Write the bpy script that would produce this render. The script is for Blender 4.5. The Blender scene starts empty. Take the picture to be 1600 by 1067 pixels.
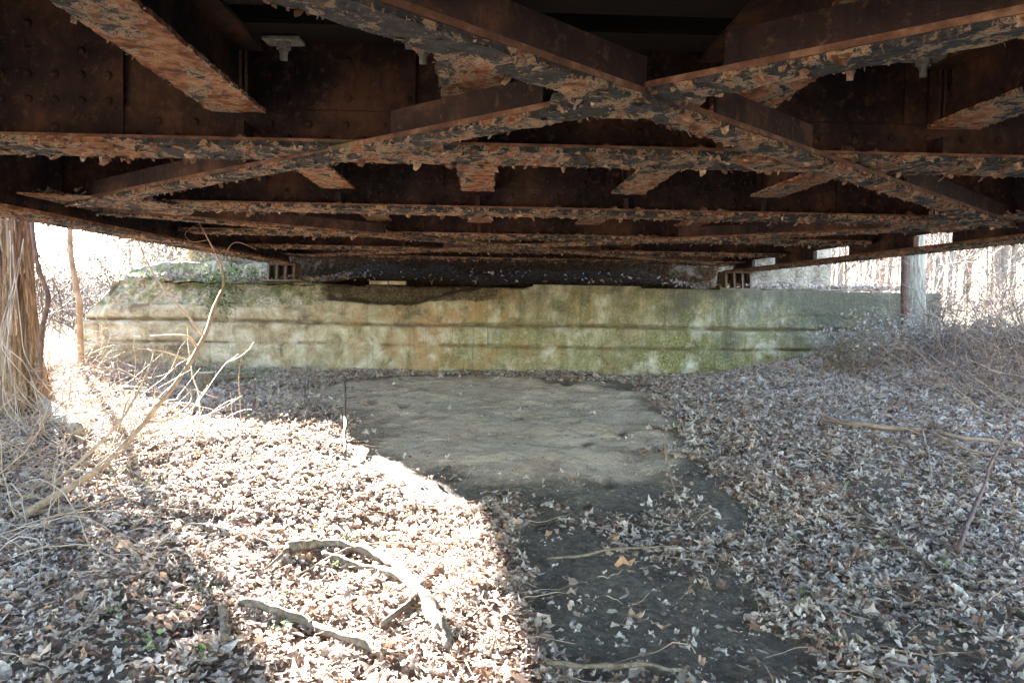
import bpy, math, random
import numpy as np
from mathutils import Vector, Matrix, noise as mnoise
random.seed(7); RNG = np.random.default_rng(11)
S = bpy.context.scene
COL = S.collection
R = math.radians

# ------------------------------------------------------------------ camera
F = 1297.0; YAW = math.atan(44.1/F); PITCH = math.atan(63.8/F); ROLL = 0.0165
cam_d = bpy.data.cameras.new('camera'); cam = bpy.data.objects.new('camera', cam_d); COL.objects.link(cam)
CM = Matrix.Rotation(-YAW, 4, 'Z') @ Matrix.Rotation(math.pi/2-PITCH, 4, 'X') @ Matrix.Rotation(ROLL, 4, 'Z')
cam.matrix_world = CM
cam_d.sensor_width = 36; cam_d.lens = F/1600*36; cam_d.clip_end = 2000; cam_d.clip_start = 0.05
S.camera = cam

# ------------------------------------------------------------------ light
SUN_AZ = R(30.0)      # left of straight ahead
SUN_EL = R(16.2)
W = bpy.data.worlds.new('World'); S.world = W; W.use_nodes = True
nt = W.node_tree; bg = nt.nodes['Background']
sky = nt.nodes.new('ShaderNodeTexSky'); sky.sky_type = 'NISHITA'; sky.sun_disc = False
sky.sun_elevation = SUN_EL; sky.sun_rotation = -SUN_AZ; sky.dust_density = .25; sky.ozone_density = 1.3; sky.air_density = 1.0
nt.links.new(sky.outputs[0], bg.inputs[0]); bg.inputs[1].default_value = 0.063
sd = bpy.data.lights.new('sun', 'SUN'); sd.energy = 5.0; sd.angle = R(0.5); sd.color = (1.0, 0.95, 0.88)
sun = bpy.data.objects.new('sun', sd); COL.objects.link(sun)
tosun = Vector((-math.sin(SUN_AZ)*math.cos(SUN_EL), math.cos(SUN_AZ)*math.cos(SUN_EL), math.sin(SUN_EL)))
sun.rotation_euler = tosun.to_track_quat('Z', 'Y').to_euler(); sun.location = (-20, 30, 20)
S.view_settings.view_transform = 'Standard'; S.view_settings.look = 'None'
S.view_settings.gamma = 1; S.view_settings.exposure = 5.15
S.render.engine = 'CYCLES'
S.cycles.max_bounces = 8; S.cycles.diffuse_bounces = 5

# ------------------------------------------------------------------ helpers
def at(px, py, Y):
    d = CM.to_3x3() @ Vector((px-800, -(py-533.5), -F))
    return d*(Y/d.y)
_L = RNG.random((256, 256))
def vn(x, y, seed=0):
    x = np.asarray(x, float)+seed*17.3; y = np.asarray(y, float)+seed*9.1
    xi = np.floor(x).astype(int); yi = np.floor(y).astype(int); fx = x-xi; fy = y-yi
    fx = fx*fx*(3-2*fx); fy = fy*fy*(3-2*fy)
    a = _L[xi & 255, yi & 255]; b = _L[(xi+1) & 255, yi & 255]; c = _L[xi & 255, (yi+1) & 255]; d = _L[(xi+1) & 255, (yi+1) & 255]
    return (a*(1-fx)+b*fx)*(1-fy)+(c*(1-fx)+d*fx)*fy
def fbm(x, y, o=4, seed=0):
    s = 0; a = .5
    for i in range(o):
        s = s+a*vn(x*2**i, y*2**i, seed+i); a *= .5
    return s/(1-.5**o)
def ss(x, a, b):
    t = np.clip((np.asarray(x, float)-a)/(b-a), 0, 1); return t*t*(3-2*t)

def G(x, y):
    """ground height; the eye is at 0"""
    x = np.asarray(x, float); y = np.asarray(y, float)
    base = np.interp(y, [-30, 0, 3.4, 5.4, 6.4, 8, 11.5, 13, 20, 60], [-1.7, -1.6, -1.56, -1.5, -1.36, -1.26, -1.13, -1.11, -1.1, -1.0])
    side = ss(x, 2.6, 7.5)*.62*ss(y, 4.5, 9.5) + ss(-x, 2.8, 8)*.12*ss(y, 3, 9)
    far = ss(y, 14, 30)*ss(np.abs(x), 5, 20)*.25 + ss(np.hypot(x, y), 60, 300)*3
    # approach fill behind the abutment
    edge = 4.9+1.0
    f = np.clip(1-(np.abs(x-.45)-3.5)/2.1, 0, 1)*ss(y, 14.55, 15.3)
    fill = f*2.75
    n = (fbm(x*.9, y*.9, 3, 3)-.5)*.12 + (fbm(x*4, y*4, 4, 5)-.5)*.06
    return base+side+far+fill+n
def g1(x, y): return float(G(x, y))
def gp(px, py, off=0.0):
    """the ground point seen at a pixel"""
    d = CM.to_3x3() @ Vector((px-800, -(py-533.5), -F)); d = d/d.y
    Y = 2.0
    while Y < 40:
        p = d*Y
        if p.z < g1(p.x, p.y): break
        Y += .03
    p = d*Y; p.z = g1(p.x, p.y)+off
    return p

class MB:
    def __init__(s): s.v = []; s.f = []; s.m = []; s.sm = []
    def add(s, vs, fs, m=0, smooth=False):
        o = len(s.v); s.v.extend([tuple(v) for v in vs])
        for f in fs: s.f.append(tuple(i+o for i in f)); s.m.append(m); s.sm.append(smooth)
    def box(s, x0, x1, y0, y1, z0, z1, m=0):
        s.add([(x0,y0,z0),(x1,y0,z0),(x1,y1,z0),(x0,y1,z0),(x0,y0,z1),(x1,y0,z1),(x1,y1,z1),(x0,y1,z1)],
              [(0,3,2,1),(4,5,6,7),(0,1,5,4),(1,2,6,5),(2,3,7,6),(3,0,4,7)], m)
    def slab(s, a, b, side, w0, w1, z0, z1, m=0):
        """bar from a to b (xy), offset w0..w1 along side vector, z0..z1"""
        a = Vector((a[0], a[1], 0)); b = Vector((b[0], b[1], 0)); sd_ = Vector((side[0], side[1], 0))
        P = [a+sd_*w0, b+sd_*w0, b+sd_*w1, a+sd_*w1]
        s.add([(p.x,p.y,z0) for p in P]+[(p.x,p.y,z1) for p in P], [(0,3,2,1),(4,5,6,7),(0,1,5,4),(1,2,6,5),(2,3,7,6),(3,0,4,7)], m)
    def dome(s, c, n, r, m=0, seg=8, h=.7):
        n = Vector(n).normalized(); u = n.orthogonal().normalized(); w = n.cross(u); c = Vector(c)
        vs = []
        for k, (rr, hh) in enumerate(((1, 0), (.86, .5), (.5, .86))):
            for i in range(seg):
                a = 2*math.pi*i/seg; vs.append(c+(u*math.cos(a)+w*math.sin(a))*r*rr+n*r*h*hh)
        vs.append(c+n*r*h)
        fs = []
        for k in range(2):
            for i in range(seg): j = (i+1) % seg; fs.append((k*seg+i, k*seg+j, (k+1)*seg+j, (k+1)*seg+i))
        for i in range(seg): fs.append((2*seg+i, 2*seg+(i+1) % seg, 3*seg))
        s.add(vs, fs, m, True)
    def cyl(s, a, b, r, m=0, seg=10, smooth=True):
        s.tube([Vector(a), Vector(b)], [r, r], seg, m, smooth=smooth)
    def tube(s, pts, rad, seg=6, m=0, rough=0, smooth=True, cap=True):
        pts = [Vector(p) for p in pts]; n = len(pts)
        t0 = (pts[1]-pts[0]).normalized(); u = t0.orthogonal().normalized()
        vs = []; fs = []
        for i, p in enumerate(pts):
            t = (pts[min(i+1, n-1)]-pts[max(i-1, 0)]).normalized()
            u = (u-t*u.dot(t))
            u = u.normalized() if u.length > 1e-6 else t.orthogonal().normalized()
            w = t.cross(u)
            for k in range(seg):
                a = 2*math.pi*k/seg
                rr = rad[i]*(1+(random.uniform(-rough, rough) if rough else 0))
                vs.append(p+(u*math.cos(a)+w*math.sin(a))*rr)
        for i in range(n-1):
            for k in range(seg):
                j = (k+1) % seg; fs.append((i*seg+k, i*seg+j, (i+1)*seg+j, (i+1)*seg+k))
        if cap: fs.append(tuple(range(seg))[::-1]); fs.append(tuple((n-1)*seg+k for k in range(seg)))
        s.add(vs, fs, m, smooth)
    def build(s, name, mats, parent=None, loc=None):
        me = bpy.data.meshes.new(name); me.from_pydata(s.v, [], s.f)
        for mt in (mats if isinstance(mats, (list, tuple)) else [mats]): me.materials.append(mt)
        me.polygons.foreach_set('material_index', s.m); me.polygons.foreach_set('use_smooth', s.sm)
        me.update()
        o = bpy.data.objects.new(name, me); COL.objects.link(o)
        if loc is not None:
            loc = Vector(loc); me.transform(Matrix.Translation(-loc)); o.location = loc
        if parent:
            o.parent = parent
            if loc is None: o.location = -parent.location if parent.parent is None else (0, 0, 0)
            else: o.location = loc-parent.location
        return o
def tag(o, label=None, cat=None, group=None, kind=None):
    if label: o['label'] = label
    if cat: o['category'] = cat
    if group: o['group'] = group
    if kind: o['kind'] = kind
    return o
def empty(name, loc=(0, 0, 0), rz=0):
    o = bpy.data.objects.new(name, None); COL.objects.link(o); o.location = loc; o.rotation_euler.z = rz
    o.empty_display_size = .2; return o
def kids(o): return [c for c in COL.objects if c.parent == o]
def copy_tree(o, parent=None, loc=None):
    c = o.copy(); COL.objects.link(c)
    if parent: c.parent = parent
    if loc is not None: c.location = loc
    for ch in [k for k in COL.objects if k.parent == o]:
        copy_tree(ch, c)
    return c
def smooth_path(P, n=6):
    P = [Vector(p) for p in P]; out = []
    Q = [P[0]*2-P[1]]+P+[P[-1]*2-P[-2]]
    for i in range(1, len(Q)-2):
        a, b, c, d = Q[i-1:i+3]
        for k in range(n):
            t = k/n
            out.append(.5*((2*b)+(c-a)*t+(2*a-5*b+4*c-d)*t*t+(3*b-a-3*c+d)*t**3))
    out.append(P[-1]); return out
def wig(P, amt, f=1.5, sd_=0):
    return [p+mnoise.noise_vector(p*f+Vector((sd_*3.1, sd_, 0)))*amt for p in P]
def np_mesh(name, V, Fc, mats, attr=None, smooth=False, facesize=3):
    """V (n,3), Fc (m,k)"""
    me = bpy.data.meshes.new(name); k = Fc.shape[1]
    me.vertices.add(len(V)); me.vertices.foreach_set('co', V.astype(np.float32).ravel())
    me.loops.add(Fc.size); me.loops.foreach_set('vertex_index', Fc.astype(np.int32).ravel())
    me.polygons.add(len(Fc)); me.polygons.foreach_set('loop_start', np.arange(0, Fc.size, k, dtype=np.int32))
    me.polygons.foreach_set('use_smooth', np.full(len(Fc), smooth))
    me.update(calc_edges=True); me.validate()
    if attr:
        for an, av in attr.items():
            a = me.attributes.new(an, 'FLOAT', 'POINT'); a.data.foreach_set('value', av.astype(np.float32))
    for mt in (mats if isinstance(mats, (list, tuple)) else [mats]): me.materials.append(mt)
    o = bpy.data.objects.new(name, me); COL.objects.link(o); return o

# ------------------------------------------------------------------ materials
class NM:
    def __init__(s, name, rough=.85):
        s.mat = bpy.data.materials.new(name); s.mat.use_nodes = True; s.t = s.mat.node_tree; s.N = s.t.nodes
        s.b = s.N['Principled BSDF']; s.b.inputs['Roughness'].default_value = rough
        s.b.inputs['Specular IOR Level'].default_value = .25
        s.pos = s.N.new('ShaderNodeNewGeometry').outputs['Position']
    def l(s, a, b): s.t.links.new(a, b)
    def mapped(s, sc=(1, 1, 1), loc=(0, 0, 0), src=None):
        m = s.N.new('ShaderNodeMapping'); m.inputs['Scale'].default_value = sc; m.inputs['Location'].default_value = loc
        s.l(src or s.pos, m.inputs[0]); return m.outputs[0]
    def noise(s, scale, detail=5, rough=.6, vec=None, dist=0):
        n = s.N.new('ShaderNodeTexNoise'); n.inputs['Scale'].default_value = scale; n.inputs['Detail'].default_value = detail
        n.inputs['Roughness'].default_value = rough; n.inputs['Distortion'].default_value = dist
        s.l(vec or s.pos, n.inputs['Vector']); return n.outputs['Fac']
    def vor(s, scale, vec=None, out='Distance', feature='F1'):
        n = s.N.new('ShaderNodeTexVoronoi'); n.feature = feature; n.inputs['Scale'].default_value = scale; s.l(vec or s.pos, n.inputs['Vector']); return n.outputs[out]
    def ramp(s, fac, stops, interp='LINEAR'):
        r = s.N.new('ShaderNodeValToRGB'); r.color_ramp.interpolation = interp; e = r.color_ramp.elements
        while len(e) < len(stops): e.new(.5)
        for i, (p, c) in enumerate(stops):
            e[i].position = p; e[i].color = (c, c, c, 1) if isinstance(c, (int, float)) else (*c, 1)
        s.l(fac, r.inputs[0]); return r.outputs[0]
    def mix(s, f, a, b, mode='MIX'):
        m = s.N.new('ShaderNodeMix'); m.data_type = 'RGBA'; m.blend_type = mode
        for i, v in ((0, f), (6, a), (7, b)):
            if hasattr(v, 'is_linked'): s.l(v, m.inputs[i])
            elif isinstance(v, tuple): m.inputs[i].default_value = (*v, 1)
            else: m.inputs[i].default_value = v
        return m.outputs[2]
    def math(s, op, a, b=0.0, clamp=False):
        m = s.N.new('ShaderNodeMath'); m.operation = op; m.use_clamp = clamp
        for i, v in ((0, a), (1, b)):
            if hasattr(v, 'is_linked'): s.l(v, m.inputs[i])
            else: m.inputs[i].default_value = v
        return m.outputs[0]
    def xyz(s):
        n = s.N.new('ShaderNodeSeparateXYZ'); s.l(s.pos, n.inputs[0]); return n.outputs
    def attr(s, name):
        n = s.N.new('ShaderNodeAttribute'); n.attribute_name = name; return n.outputs['Fac']
    def done(s, col, bump=None, strength=.5, dist=.01, bump2=None):
        if hasattr(col, 'is_linked'): s.l(col, s.b.inputs['Base Color'])
        else: s.b.inputs['Base Color'].default_value = (*col, 1)
        if bump is not None:
            b = s.N.new('ShaderNodeBump'); b.inputs['Strength'].default_value = strength; b.inputs['Distance'].default_value = dist
            s.l(bump, b.inputs['Height']); s.l(b.outputs[0], s.b.inputs['Normal'])
        return s.mat

def m_web():
    n = NM('rusty_web_plate', .8)
    a = n.noise(2.2, 6, .65); b = n.noise(24, 5, .7); st = n.noise(5, 5, .6, n.mapped((6, 6, .7)))
    c = n.ramp(a, [(.36, (.010, .006, .006)), (.5, (.034, .018, .014)), (.63, (.105, .050, .028))])
    c = n.mix(n.ramp(st, [(.5, 0.), (.72, .75)]), c, (.035, .022, .022))
    c = n.mix(n.ramp(b, [(.55, 0.), (.72, .7)]), c, (.17, .085, .045))
    c = n.mix(n.ramp(n.noise(60, 3, .6), [(.62, 0.), (.7, .8)]), c, (.025, .018, .018))
    return n.done(c, n.math('ADD', b, n.noise(90, 4, .7)), .6, .006)
def m_primer(name='flaking_painted_flange', sh=0.0):
    n = NM(name, .75)
    mv = n.mapped((1, .55, 1)); w = n.noise(3.2, 5, .6, mv, 1.0); p = n.noise(11, 8, .74, mv, .5); q = n.noise(40, 5, .7)
    orange = n.ramp(n.noise(14, 5, .7), [(.36, (.05, .018, .010)), (.48, (.21, .080, .034)), (.62, (.38, .20, .095))])
    paint = n.ramp(n.noise(22, 6, .75), [(.3, (.010, .010, .010)), (.5, (.036, .037, .036)), (.62, (.075, .068, .058)), (.75, (.18, .14, .10))])
    f = n.math('ADD', n.math('ADD', n.math('MULTIPLY', w, .42), n.math('MULTIPLY', p, .47)), n.math('MULTIPLY', n.noise(26, 6, .8, None, .6), .26))
    f = n.math('ADD', f, sh); mask = n.ramp(f, [(.555, 0.), (.575, 1.)])
    rim = n.ramp(f, [(.530, 0.), (.555, 1.), (.562, 1.), (.576, 0.)])
    c = n.mix(mask, orange, paint); c = n.mix(rim, c, (.46, .37, .25))
    c = n.mix(n.ramp(q, [(.62, 0.), (.7, .85)]), c, (.035, .03, .028))
    h = n.math('ADD', n.math('MULTIPLY', mask, .8), n.math('MULTIPLY', q, 1.0))
    return n.done(c, h, .9, .008)
def m_flake():
    n = NM('curled_paint_flake', .7)
    c = n.ramp(n.noise(12, 4, .7), [(.3, (.05, .028, .018)), (.45, (.15, .075, .042)), (.56, (.30, .19, .115)), (.68, (.58, .49, .36))])
    return n.done(c, n.noise(80, 3), .3, .004)
def m_edge():
    n = NM('worn_steel_edge', .7)
    c = n.ramp(n.noise(9, 6, .7), [(.3, (.05, .024, .015)), (.5, (.15, .07, .038)), (.66, (.30, .17, .10)), (.78, (.55, .42, .3))])
    c = n.mix(n.ramp(n.noise(2.2, 3), [(.58, 0.), (.72, .6)]), c, (.10, .11, .035))
    return n.done(c, n.noise(60, 4), .5, .005)
def m_tie():
    n = NM('creosoted_timber', .9)
    g = n.noise(3, 6, .7, n.mapped((.6, 22, 14)))
    return n.done(n.ramp(g, [(.3, (.005, .004, .004)), (.6, (.014, .010, .008)), (.8, (.03, .02, .015))]), g, .7, .01)
def m_concrete():
    n = NM('stained_concrete', .92)
    x, y, z = n.xyz()
    mpos = n.pos; big = n.noise(.8, 5, .6, dist=.5); mid = n.noise(3.2, 6, .65, dist=.6); fine = n.noise(34, 6, .75); st = n.noise(2.6, 5, .6, n.mapped((2.2, 1, .22)))
    c = n.ramp(mid, [(.36, (.15, .115, .075)), (.46, (.29, .24, .155)), (.56, (.40, .345, .24)), (.66, (.52, .475, .38))])
    # rusty-orange blotches towards the middle of the wall
    wx = n.math('SUBTRACT', 1.0, n.math('MULTIPLY', n.math('ABSOLUTE', n.math('ADD', x, .2)), .28), True)
    ob = n.math('MULTIPLY', n.ramp(n.noise(2.4, 5, .6, n.mapped((1, 1, 1), (3, 1, 7))), [(.47, 0.), (.56, 1.)]), wx)
    up = n.ramp(z, [(0, 0.), (.5, 1.)])
    c = n.mix(n.math('MULTIPLY', ob, .8), c, (.38, .215, .10))
    # algae
    gx = n.math('ADD', n.math('MULTIPLY', x, .055), .02)
    gm = n.math('ADD', n.math('ADD', n.math('MULTIPLY', big, .55), n.math('MULTIPLY', st, .55)), gx)
    gz = n.math('MULTIPLY', z, -.10)
    gm = n.math('ADD', gm, gz)
    green = n.ramp(fine, [(.36, (.04, .045, .012)), (.5, (.145, .142, .045)), (.64, (.29, .27, .12))])
    c = n.mix(n.ramp(gm, [(.54, 0.), (.66, .62), (.74, .35), (.84, .85)]), c, green)
    # white lime patches
    lm = n.noise(1.5, 7, .68, n.mapped((1.2, 1, 1.3), (9, 4, 1)))
    c = n.mix(n.ramp(lm, [(.53, 0.), (.66, .8)]), c, (.56, .51, .43))
    # dark grime, stronger to the right, and speckle
    dg = n.math('ADD', n.math('ADD', n.noise(1.3, 6, .7, n.mapped((1, 1, .6), (2, 8, 3))), n.math('MULTIPLY', x, .042)), n.math('MULTIPLY', z, .16))
    c = n.mix(n.ramp(dg, [(.52, 0.), (.70, .88)]), c, (.085, .083, .066))
    c = n.mix(n.ramp(n.noise(17, 8, .85, n.mapped((1, 1, .6), (3, 3, 3))), [(.54, 0.), (.66, .75)]), c, (.085, .072, .045))
    c = n.mix(n.ramp(n.noise(4, 7, .7, n.mapped((2.6, 1, .12), (4, 2, 0))), [(.56, 0.), (.68, .6)]), c, (.07, .06, .04))
    c = n.mix(n.ramp(n.noise(60, 3, .6, n.mapped((1, 1, 1), (5, 5, 5))), [(.63, 0.), (.70, .6)]), c, (.62, .58, .50))
    gr = n.attr('groove'); c = n.mix(n.math('MULTIPLY', gr, n.ramp(n.noise(6, 4), [(.35, .25), (.6, 1.)])), c, (.10, .055, .025))
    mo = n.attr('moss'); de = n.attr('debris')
    q5 = n.noise(5, 5, .6)
    rub = n.ramp(n.noise(26, 5, .75), [(.3, (.09, .07, .05)), (.5, (.33, .28, .19)), (.7, (.58, .52, .40))])
    rub = n.mix(n.ramp(q5, [(.44, 0.), (.6, .85)]), rub, n.ramp(fine, [(.3, (.04, .055, .015)), (.6, (.17, .18, .06)), (.8, (.36, .36, .16))]))
    mm = n.math('ADD', mo, n.math('MULTIPLY', n.math('SUBTRACT', mid, .5), 1.2))
    c = n.mix(n.ramp(mm, [(.42, 0.), (.56, 1.)]), c, rub)
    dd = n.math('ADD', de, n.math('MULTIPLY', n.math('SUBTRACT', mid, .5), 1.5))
    c = n.mix(n.ramp(dd, [(.40, 0.), (.66, .9)]), c, n.ramp(fine, [(.38, (.018, .013, .010)), (.52, (.06, .045, .028)), (.64, (.22, .165, .10))]))  # dark leaf dirt on the broken top, deepened to stand for the recess's shade
    # drips under the ledge
    h = n.math('ADD', n.math('MULTIPLY', fine, .8), n.math('MULTIPLY', mid, 2.0))
    return n.done(c, h, 1.0, .03)
def m_moss():
    n = NM('mossy_rubble_concrete', .95)
    q = n.noise(26, 5, .75); p = n.noise(5, 5, .6)
    c = n.ramp(q, [(.3, (.07, .055, .04)), (.5, (.28, .23, .15)), (.7, (.52, .46, .34))])
    c = n.mix(n.ramp(p, [(.42, 0.), (.58, .85)]), c, n.ramp(q, [(.3, (.035, .05, .012)), (.6, (.14, .16, .04)), (.8, (.32, .33, .12))]))
    return n.done(c, q, 1., .03)
def m_ground():
    n = NM('bare_soil', .95)
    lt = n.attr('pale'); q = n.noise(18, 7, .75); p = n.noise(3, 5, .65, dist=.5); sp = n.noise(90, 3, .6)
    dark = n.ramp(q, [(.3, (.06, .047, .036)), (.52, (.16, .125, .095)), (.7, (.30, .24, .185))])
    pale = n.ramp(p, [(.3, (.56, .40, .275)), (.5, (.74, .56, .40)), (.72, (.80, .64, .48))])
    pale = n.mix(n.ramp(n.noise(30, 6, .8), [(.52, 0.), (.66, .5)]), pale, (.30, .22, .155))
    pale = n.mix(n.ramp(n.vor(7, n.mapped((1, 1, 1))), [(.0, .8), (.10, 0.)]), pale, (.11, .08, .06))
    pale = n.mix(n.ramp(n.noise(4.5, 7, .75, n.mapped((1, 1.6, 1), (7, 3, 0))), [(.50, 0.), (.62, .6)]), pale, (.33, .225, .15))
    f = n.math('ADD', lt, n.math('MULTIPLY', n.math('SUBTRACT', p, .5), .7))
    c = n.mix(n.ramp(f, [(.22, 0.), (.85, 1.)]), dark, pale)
    mu = n.attr('mulch'); c = n.mix(n.math('MULTIPLY', mu, .9), c, n.ramp(n.noise(55, 6, .8), [(.35, (.10, .07, .05)), (.5, (.26, .19, .14)), (.65, (.46, .38, .30))]))
    c = n.mix(n.ramp(sp, [(.62, 0.), (.7, .6)]), c, (.50, .45, .38))
    fy = n.ramp(n.math('MULTIPLY', n.xyz()[1], .01), [(.15, 0.), (.25, 1.)])
    c = n.mix(fy, c, (.30, .255, .20))
    return n.done(c, n.math('ADD', n.math('MULTIPLY', q, 1.2), n.math('MULTIPLY', n.noise(45, 6, .8), 1.4)), 1.0, .035)
def m_leaf(name, stops, trans=.42):
    n = NM(name, .75)
    c = n.ramp(n.attr('tint'), stops)
    c = n.mix(n.ramp(n.noise(70, 3, .6), [(.5, 0.), (.75, .35)]), c, (.14, .09, .055))
    n.done(c)
    t = n.N.new('ShaderNodeBsdfTranslucent'); n.l(c, t.inputs[0]); mx = n.N.new('ShaderNodeMixShader'); mx.inputs[0].default_value = trans
    n.l(n.b.outputs[0], mx.inputs[1]); n.l(t.outputs[0], mx.inputs[2]); n.l(mx.outputs[0], n.N['Material Output'].inputs[0])
    return n.mat
def m_bark(name, stops, sc=(9, 9, 1.0), bump=.02):
    n = NM(name, .9)
    g = n.noise(2.2, 7, .72, n.mapped(sc), .6)
    return n.done(n.ramp(g, stops), g, 1.0, bump)
def m_plain(name, a, b, scale=20, rough=.8):
    n = NM(name, rough); q = n.noise(scale, 4, .65)
    return n.done(n.ramp(q, [(.3, a), (.7, b)]), q, .4, .005)
def m_dark_mid():
    n = NM('dark_centred_backwall', .95); x, y, z = n.xyz(); q = n.noise(4, 6, .7); f = n.noise(30, 5, .7); n.b.inputs['Specular IOR Level'].default_value = 0  # backwall concrete, near-black towards the middle, paler at both ends
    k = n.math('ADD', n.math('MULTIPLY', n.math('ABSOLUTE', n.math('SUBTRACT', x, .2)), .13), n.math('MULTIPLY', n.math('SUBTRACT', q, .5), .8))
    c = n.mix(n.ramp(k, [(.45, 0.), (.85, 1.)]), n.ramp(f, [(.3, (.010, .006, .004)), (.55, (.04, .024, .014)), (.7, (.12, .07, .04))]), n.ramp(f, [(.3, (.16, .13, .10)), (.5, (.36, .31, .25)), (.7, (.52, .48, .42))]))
    return n.done(c, f, 1., .02)
def m_humus():
    n = NM('dark_humus', 1.0); n.b.inputs['Specular IOR Level'].default_value = 0
    q = n.noise(22, 7, .8)
    return n.done(n.ramp(q, [(.35, (.012, .008, .006)), (.52, (.045, .028, .018)), (.63, (.13, .085, .055)), (.72, (.30, .22, .16))]), q, 1., .04)
M = dict(humus=m_humus(), dark_mid=m_dark_mid(), web=m_web(), primer=m_primer(), orange=m_primer('orange_primed_flange', -.055), flake=m_flake(), edge=m_edge(), tie=m_tie(), conc=m_concrete(), moss=m_moss(), ground=m_ground(),
  bolt=m_plain('weathered_galvanised_steel', (.16, .15, .12), (.42, .40, .33), 40, .6),
  bearing=m_plain('rusty_cast_steel', (.08, .058, .048), (.18, .135, .11), 14),
  cedar=m_bark('shaggy_cedar_bark', [(.28, (.045, .026, .016)), (.42, (.16, .095, .055)), (.56, (.34, .225, .14)), (.72, (.56, .44, .31))], (16, 16, .8), .03),
  grey=m_bark('grey_ridged_bark', [(.3, (.09, .075, .06)), (.5, (.26, .225, .18)), (.72, (.46, .42, .36))], (14, 14, 2.2), .03),
  pale=m_bark('pale_woodland_bark', [(.3, (.20, .16, .13)), (.7, (.42, .36, .30))]),
  twig=m_plain('dry_twig', (.20, .125, .08), (.46, .33, .22), 8),
  brush=m_plain('grey_brush_stem', (.16, .11, .085), (.42, .34, .27), 5),
  brown=m_plain('brown_bramble_stem', (.10, .06, .045), (.38, .27, .20), 6),
  shade=m_plain('weathered_brown_stem', (.05, .036, .030), (.18, .14, .115), 3),
  pale_far=m_bark('lichen_grey_bark', [(.3, (.10, .082, .072)), (.7, (.28, .24, .215))]),
  dark=m_plain('dark_vine_bark', (.05, .03, .025), (.16, .09, .07), 14),
  branch=m_bark('dead_branch_bark', [(.3, (.06, .042, .03)), (.55, (.17, .125, .09)), (.75, (.36, .29, .22))], (12, 12, 12), .012),
  cut=m_plain('cut_wood', (.28, .19, .12), (.50, .38, .26), 30),
  leaf=m_leaf('dead_leaf', [(0, (.16, .085, .06)), (.2, (.30, .20, .15)), (.42, (.45, .355, .30)), (.62, (.53, .445, .385)), (.88, (.64, .56, .50)), (.94, (.55, .31, .17)), (.965, (.56, .47, .40)), (.99, (.58, .42, .16)), (.998, (.18, .26, .06))]),
  ivy=m_leaf('ivy_leaf', [(0, (.035, .065, .02)), (.6, (.09, .14, .045)), (1, (.20, .24, .09))], .25),
  yellow=m_leaf('yellow_leaf', [(0, (.40, .30, .12)), (1, (.6, .5, .26))], .4),
  frost=m_leaf('silvery_dry_weed_leaf', [(0, (.17, .14, .11)), (1, (.45, .41, .36))], .2),
  grass=m_leaf('straw_grass', [(0, (.32, .27, .20)), (.8, (.50, .45, .37)), (1, (.3, .30, .2))], .3),
)

# ------------------------------------------------------------------ ground sheet
def axis(lo, hi, step, far):
    a = list(np.arange(lo, hi, step)); s_ = step; p = a[-1]; up = []
    while p < far: s_ = min(s_*1.12, 25); p += s_; up.append(p)
    s_ = step; p = a[0]; dn = []
    while p > -far: s_ = min(s_*1.12, 25); p -= s_; dn.append(p)
    return np.array(dn[::-1]+a+up)
def poly_px(P): return np.array([[*gp(x, y).xy] for x, y in P])
def sdist(poly, x, y):
    """signed distance to polygon, positive inside"""
    x = np.asarray(x, float); y = np.asarray(y, float); d = np.full(x.shape, 1e9); ins = np.zeros(x.shape, bool); n = len(poly)
    for i in range(n):
        ax, ay = poly[i]; bx, by = poly[(i+1) % n]
        ex, ey = bx-ax, by-ay; t = np.clip(((x-ax)*ex+(y-ay)*ey)/(ex*ex+ey*ey), 0, 1)
        d = np.minimum(d, np.hypot(x-ax-t*ex, y-ay-t*ey))
        c = (ay > y) != (by > y)
        with np.errstate(divide='ignore', invalid='ignore'): xi = ax+(y-ay)*ex/(ey if ey != 0 else 1e-9)
        ins ^= c & (x < xi)
    return np.where(ins, d, -d)
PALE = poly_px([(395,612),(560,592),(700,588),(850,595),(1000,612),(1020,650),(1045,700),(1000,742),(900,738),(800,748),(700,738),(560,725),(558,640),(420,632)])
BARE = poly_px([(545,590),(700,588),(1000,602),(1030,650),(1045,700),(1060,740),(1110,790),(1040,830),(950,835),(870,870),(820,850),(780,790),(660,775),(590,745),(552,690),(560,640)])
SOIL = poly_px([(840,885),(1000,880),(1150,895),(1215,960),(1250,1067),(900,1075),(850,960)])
xs = axis(-7, 8, .045, 500); ys = axis(1.5, 14.5, .045, 500)
XX, YY = np.meshgrid(xs, ys); ZZ = G(XX, YY)
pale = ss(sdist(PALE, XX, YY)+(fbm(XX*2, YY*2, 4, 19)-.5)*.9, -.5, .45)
# pits and clods in the bare soil
b_ = ss(sdist(BARE, XX, YY), -.2, .2)
ZZ = ZZ + b_*((fbm(XX*2.5, YY*2.5, 3, 21)-.5)*.05+(vn(XX*11, YY*11, 23)-.5)*.018 - ss(vn(XX*5, YY*5, 31), .80, .93)*.035)
V = np.stack([XX, YY, ZZ], -1).reshape(-1, 3); nx = len(xs); ny = len(ys)
ii = (np.arange(ny-1)[:, None]*nx+np.arange(nx-1)[None]).ravel()
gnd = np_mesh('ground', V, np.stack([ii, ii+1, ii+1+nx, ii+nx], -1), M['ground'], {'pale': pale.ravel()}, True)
tag(gnd, kind='structure')

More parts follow.
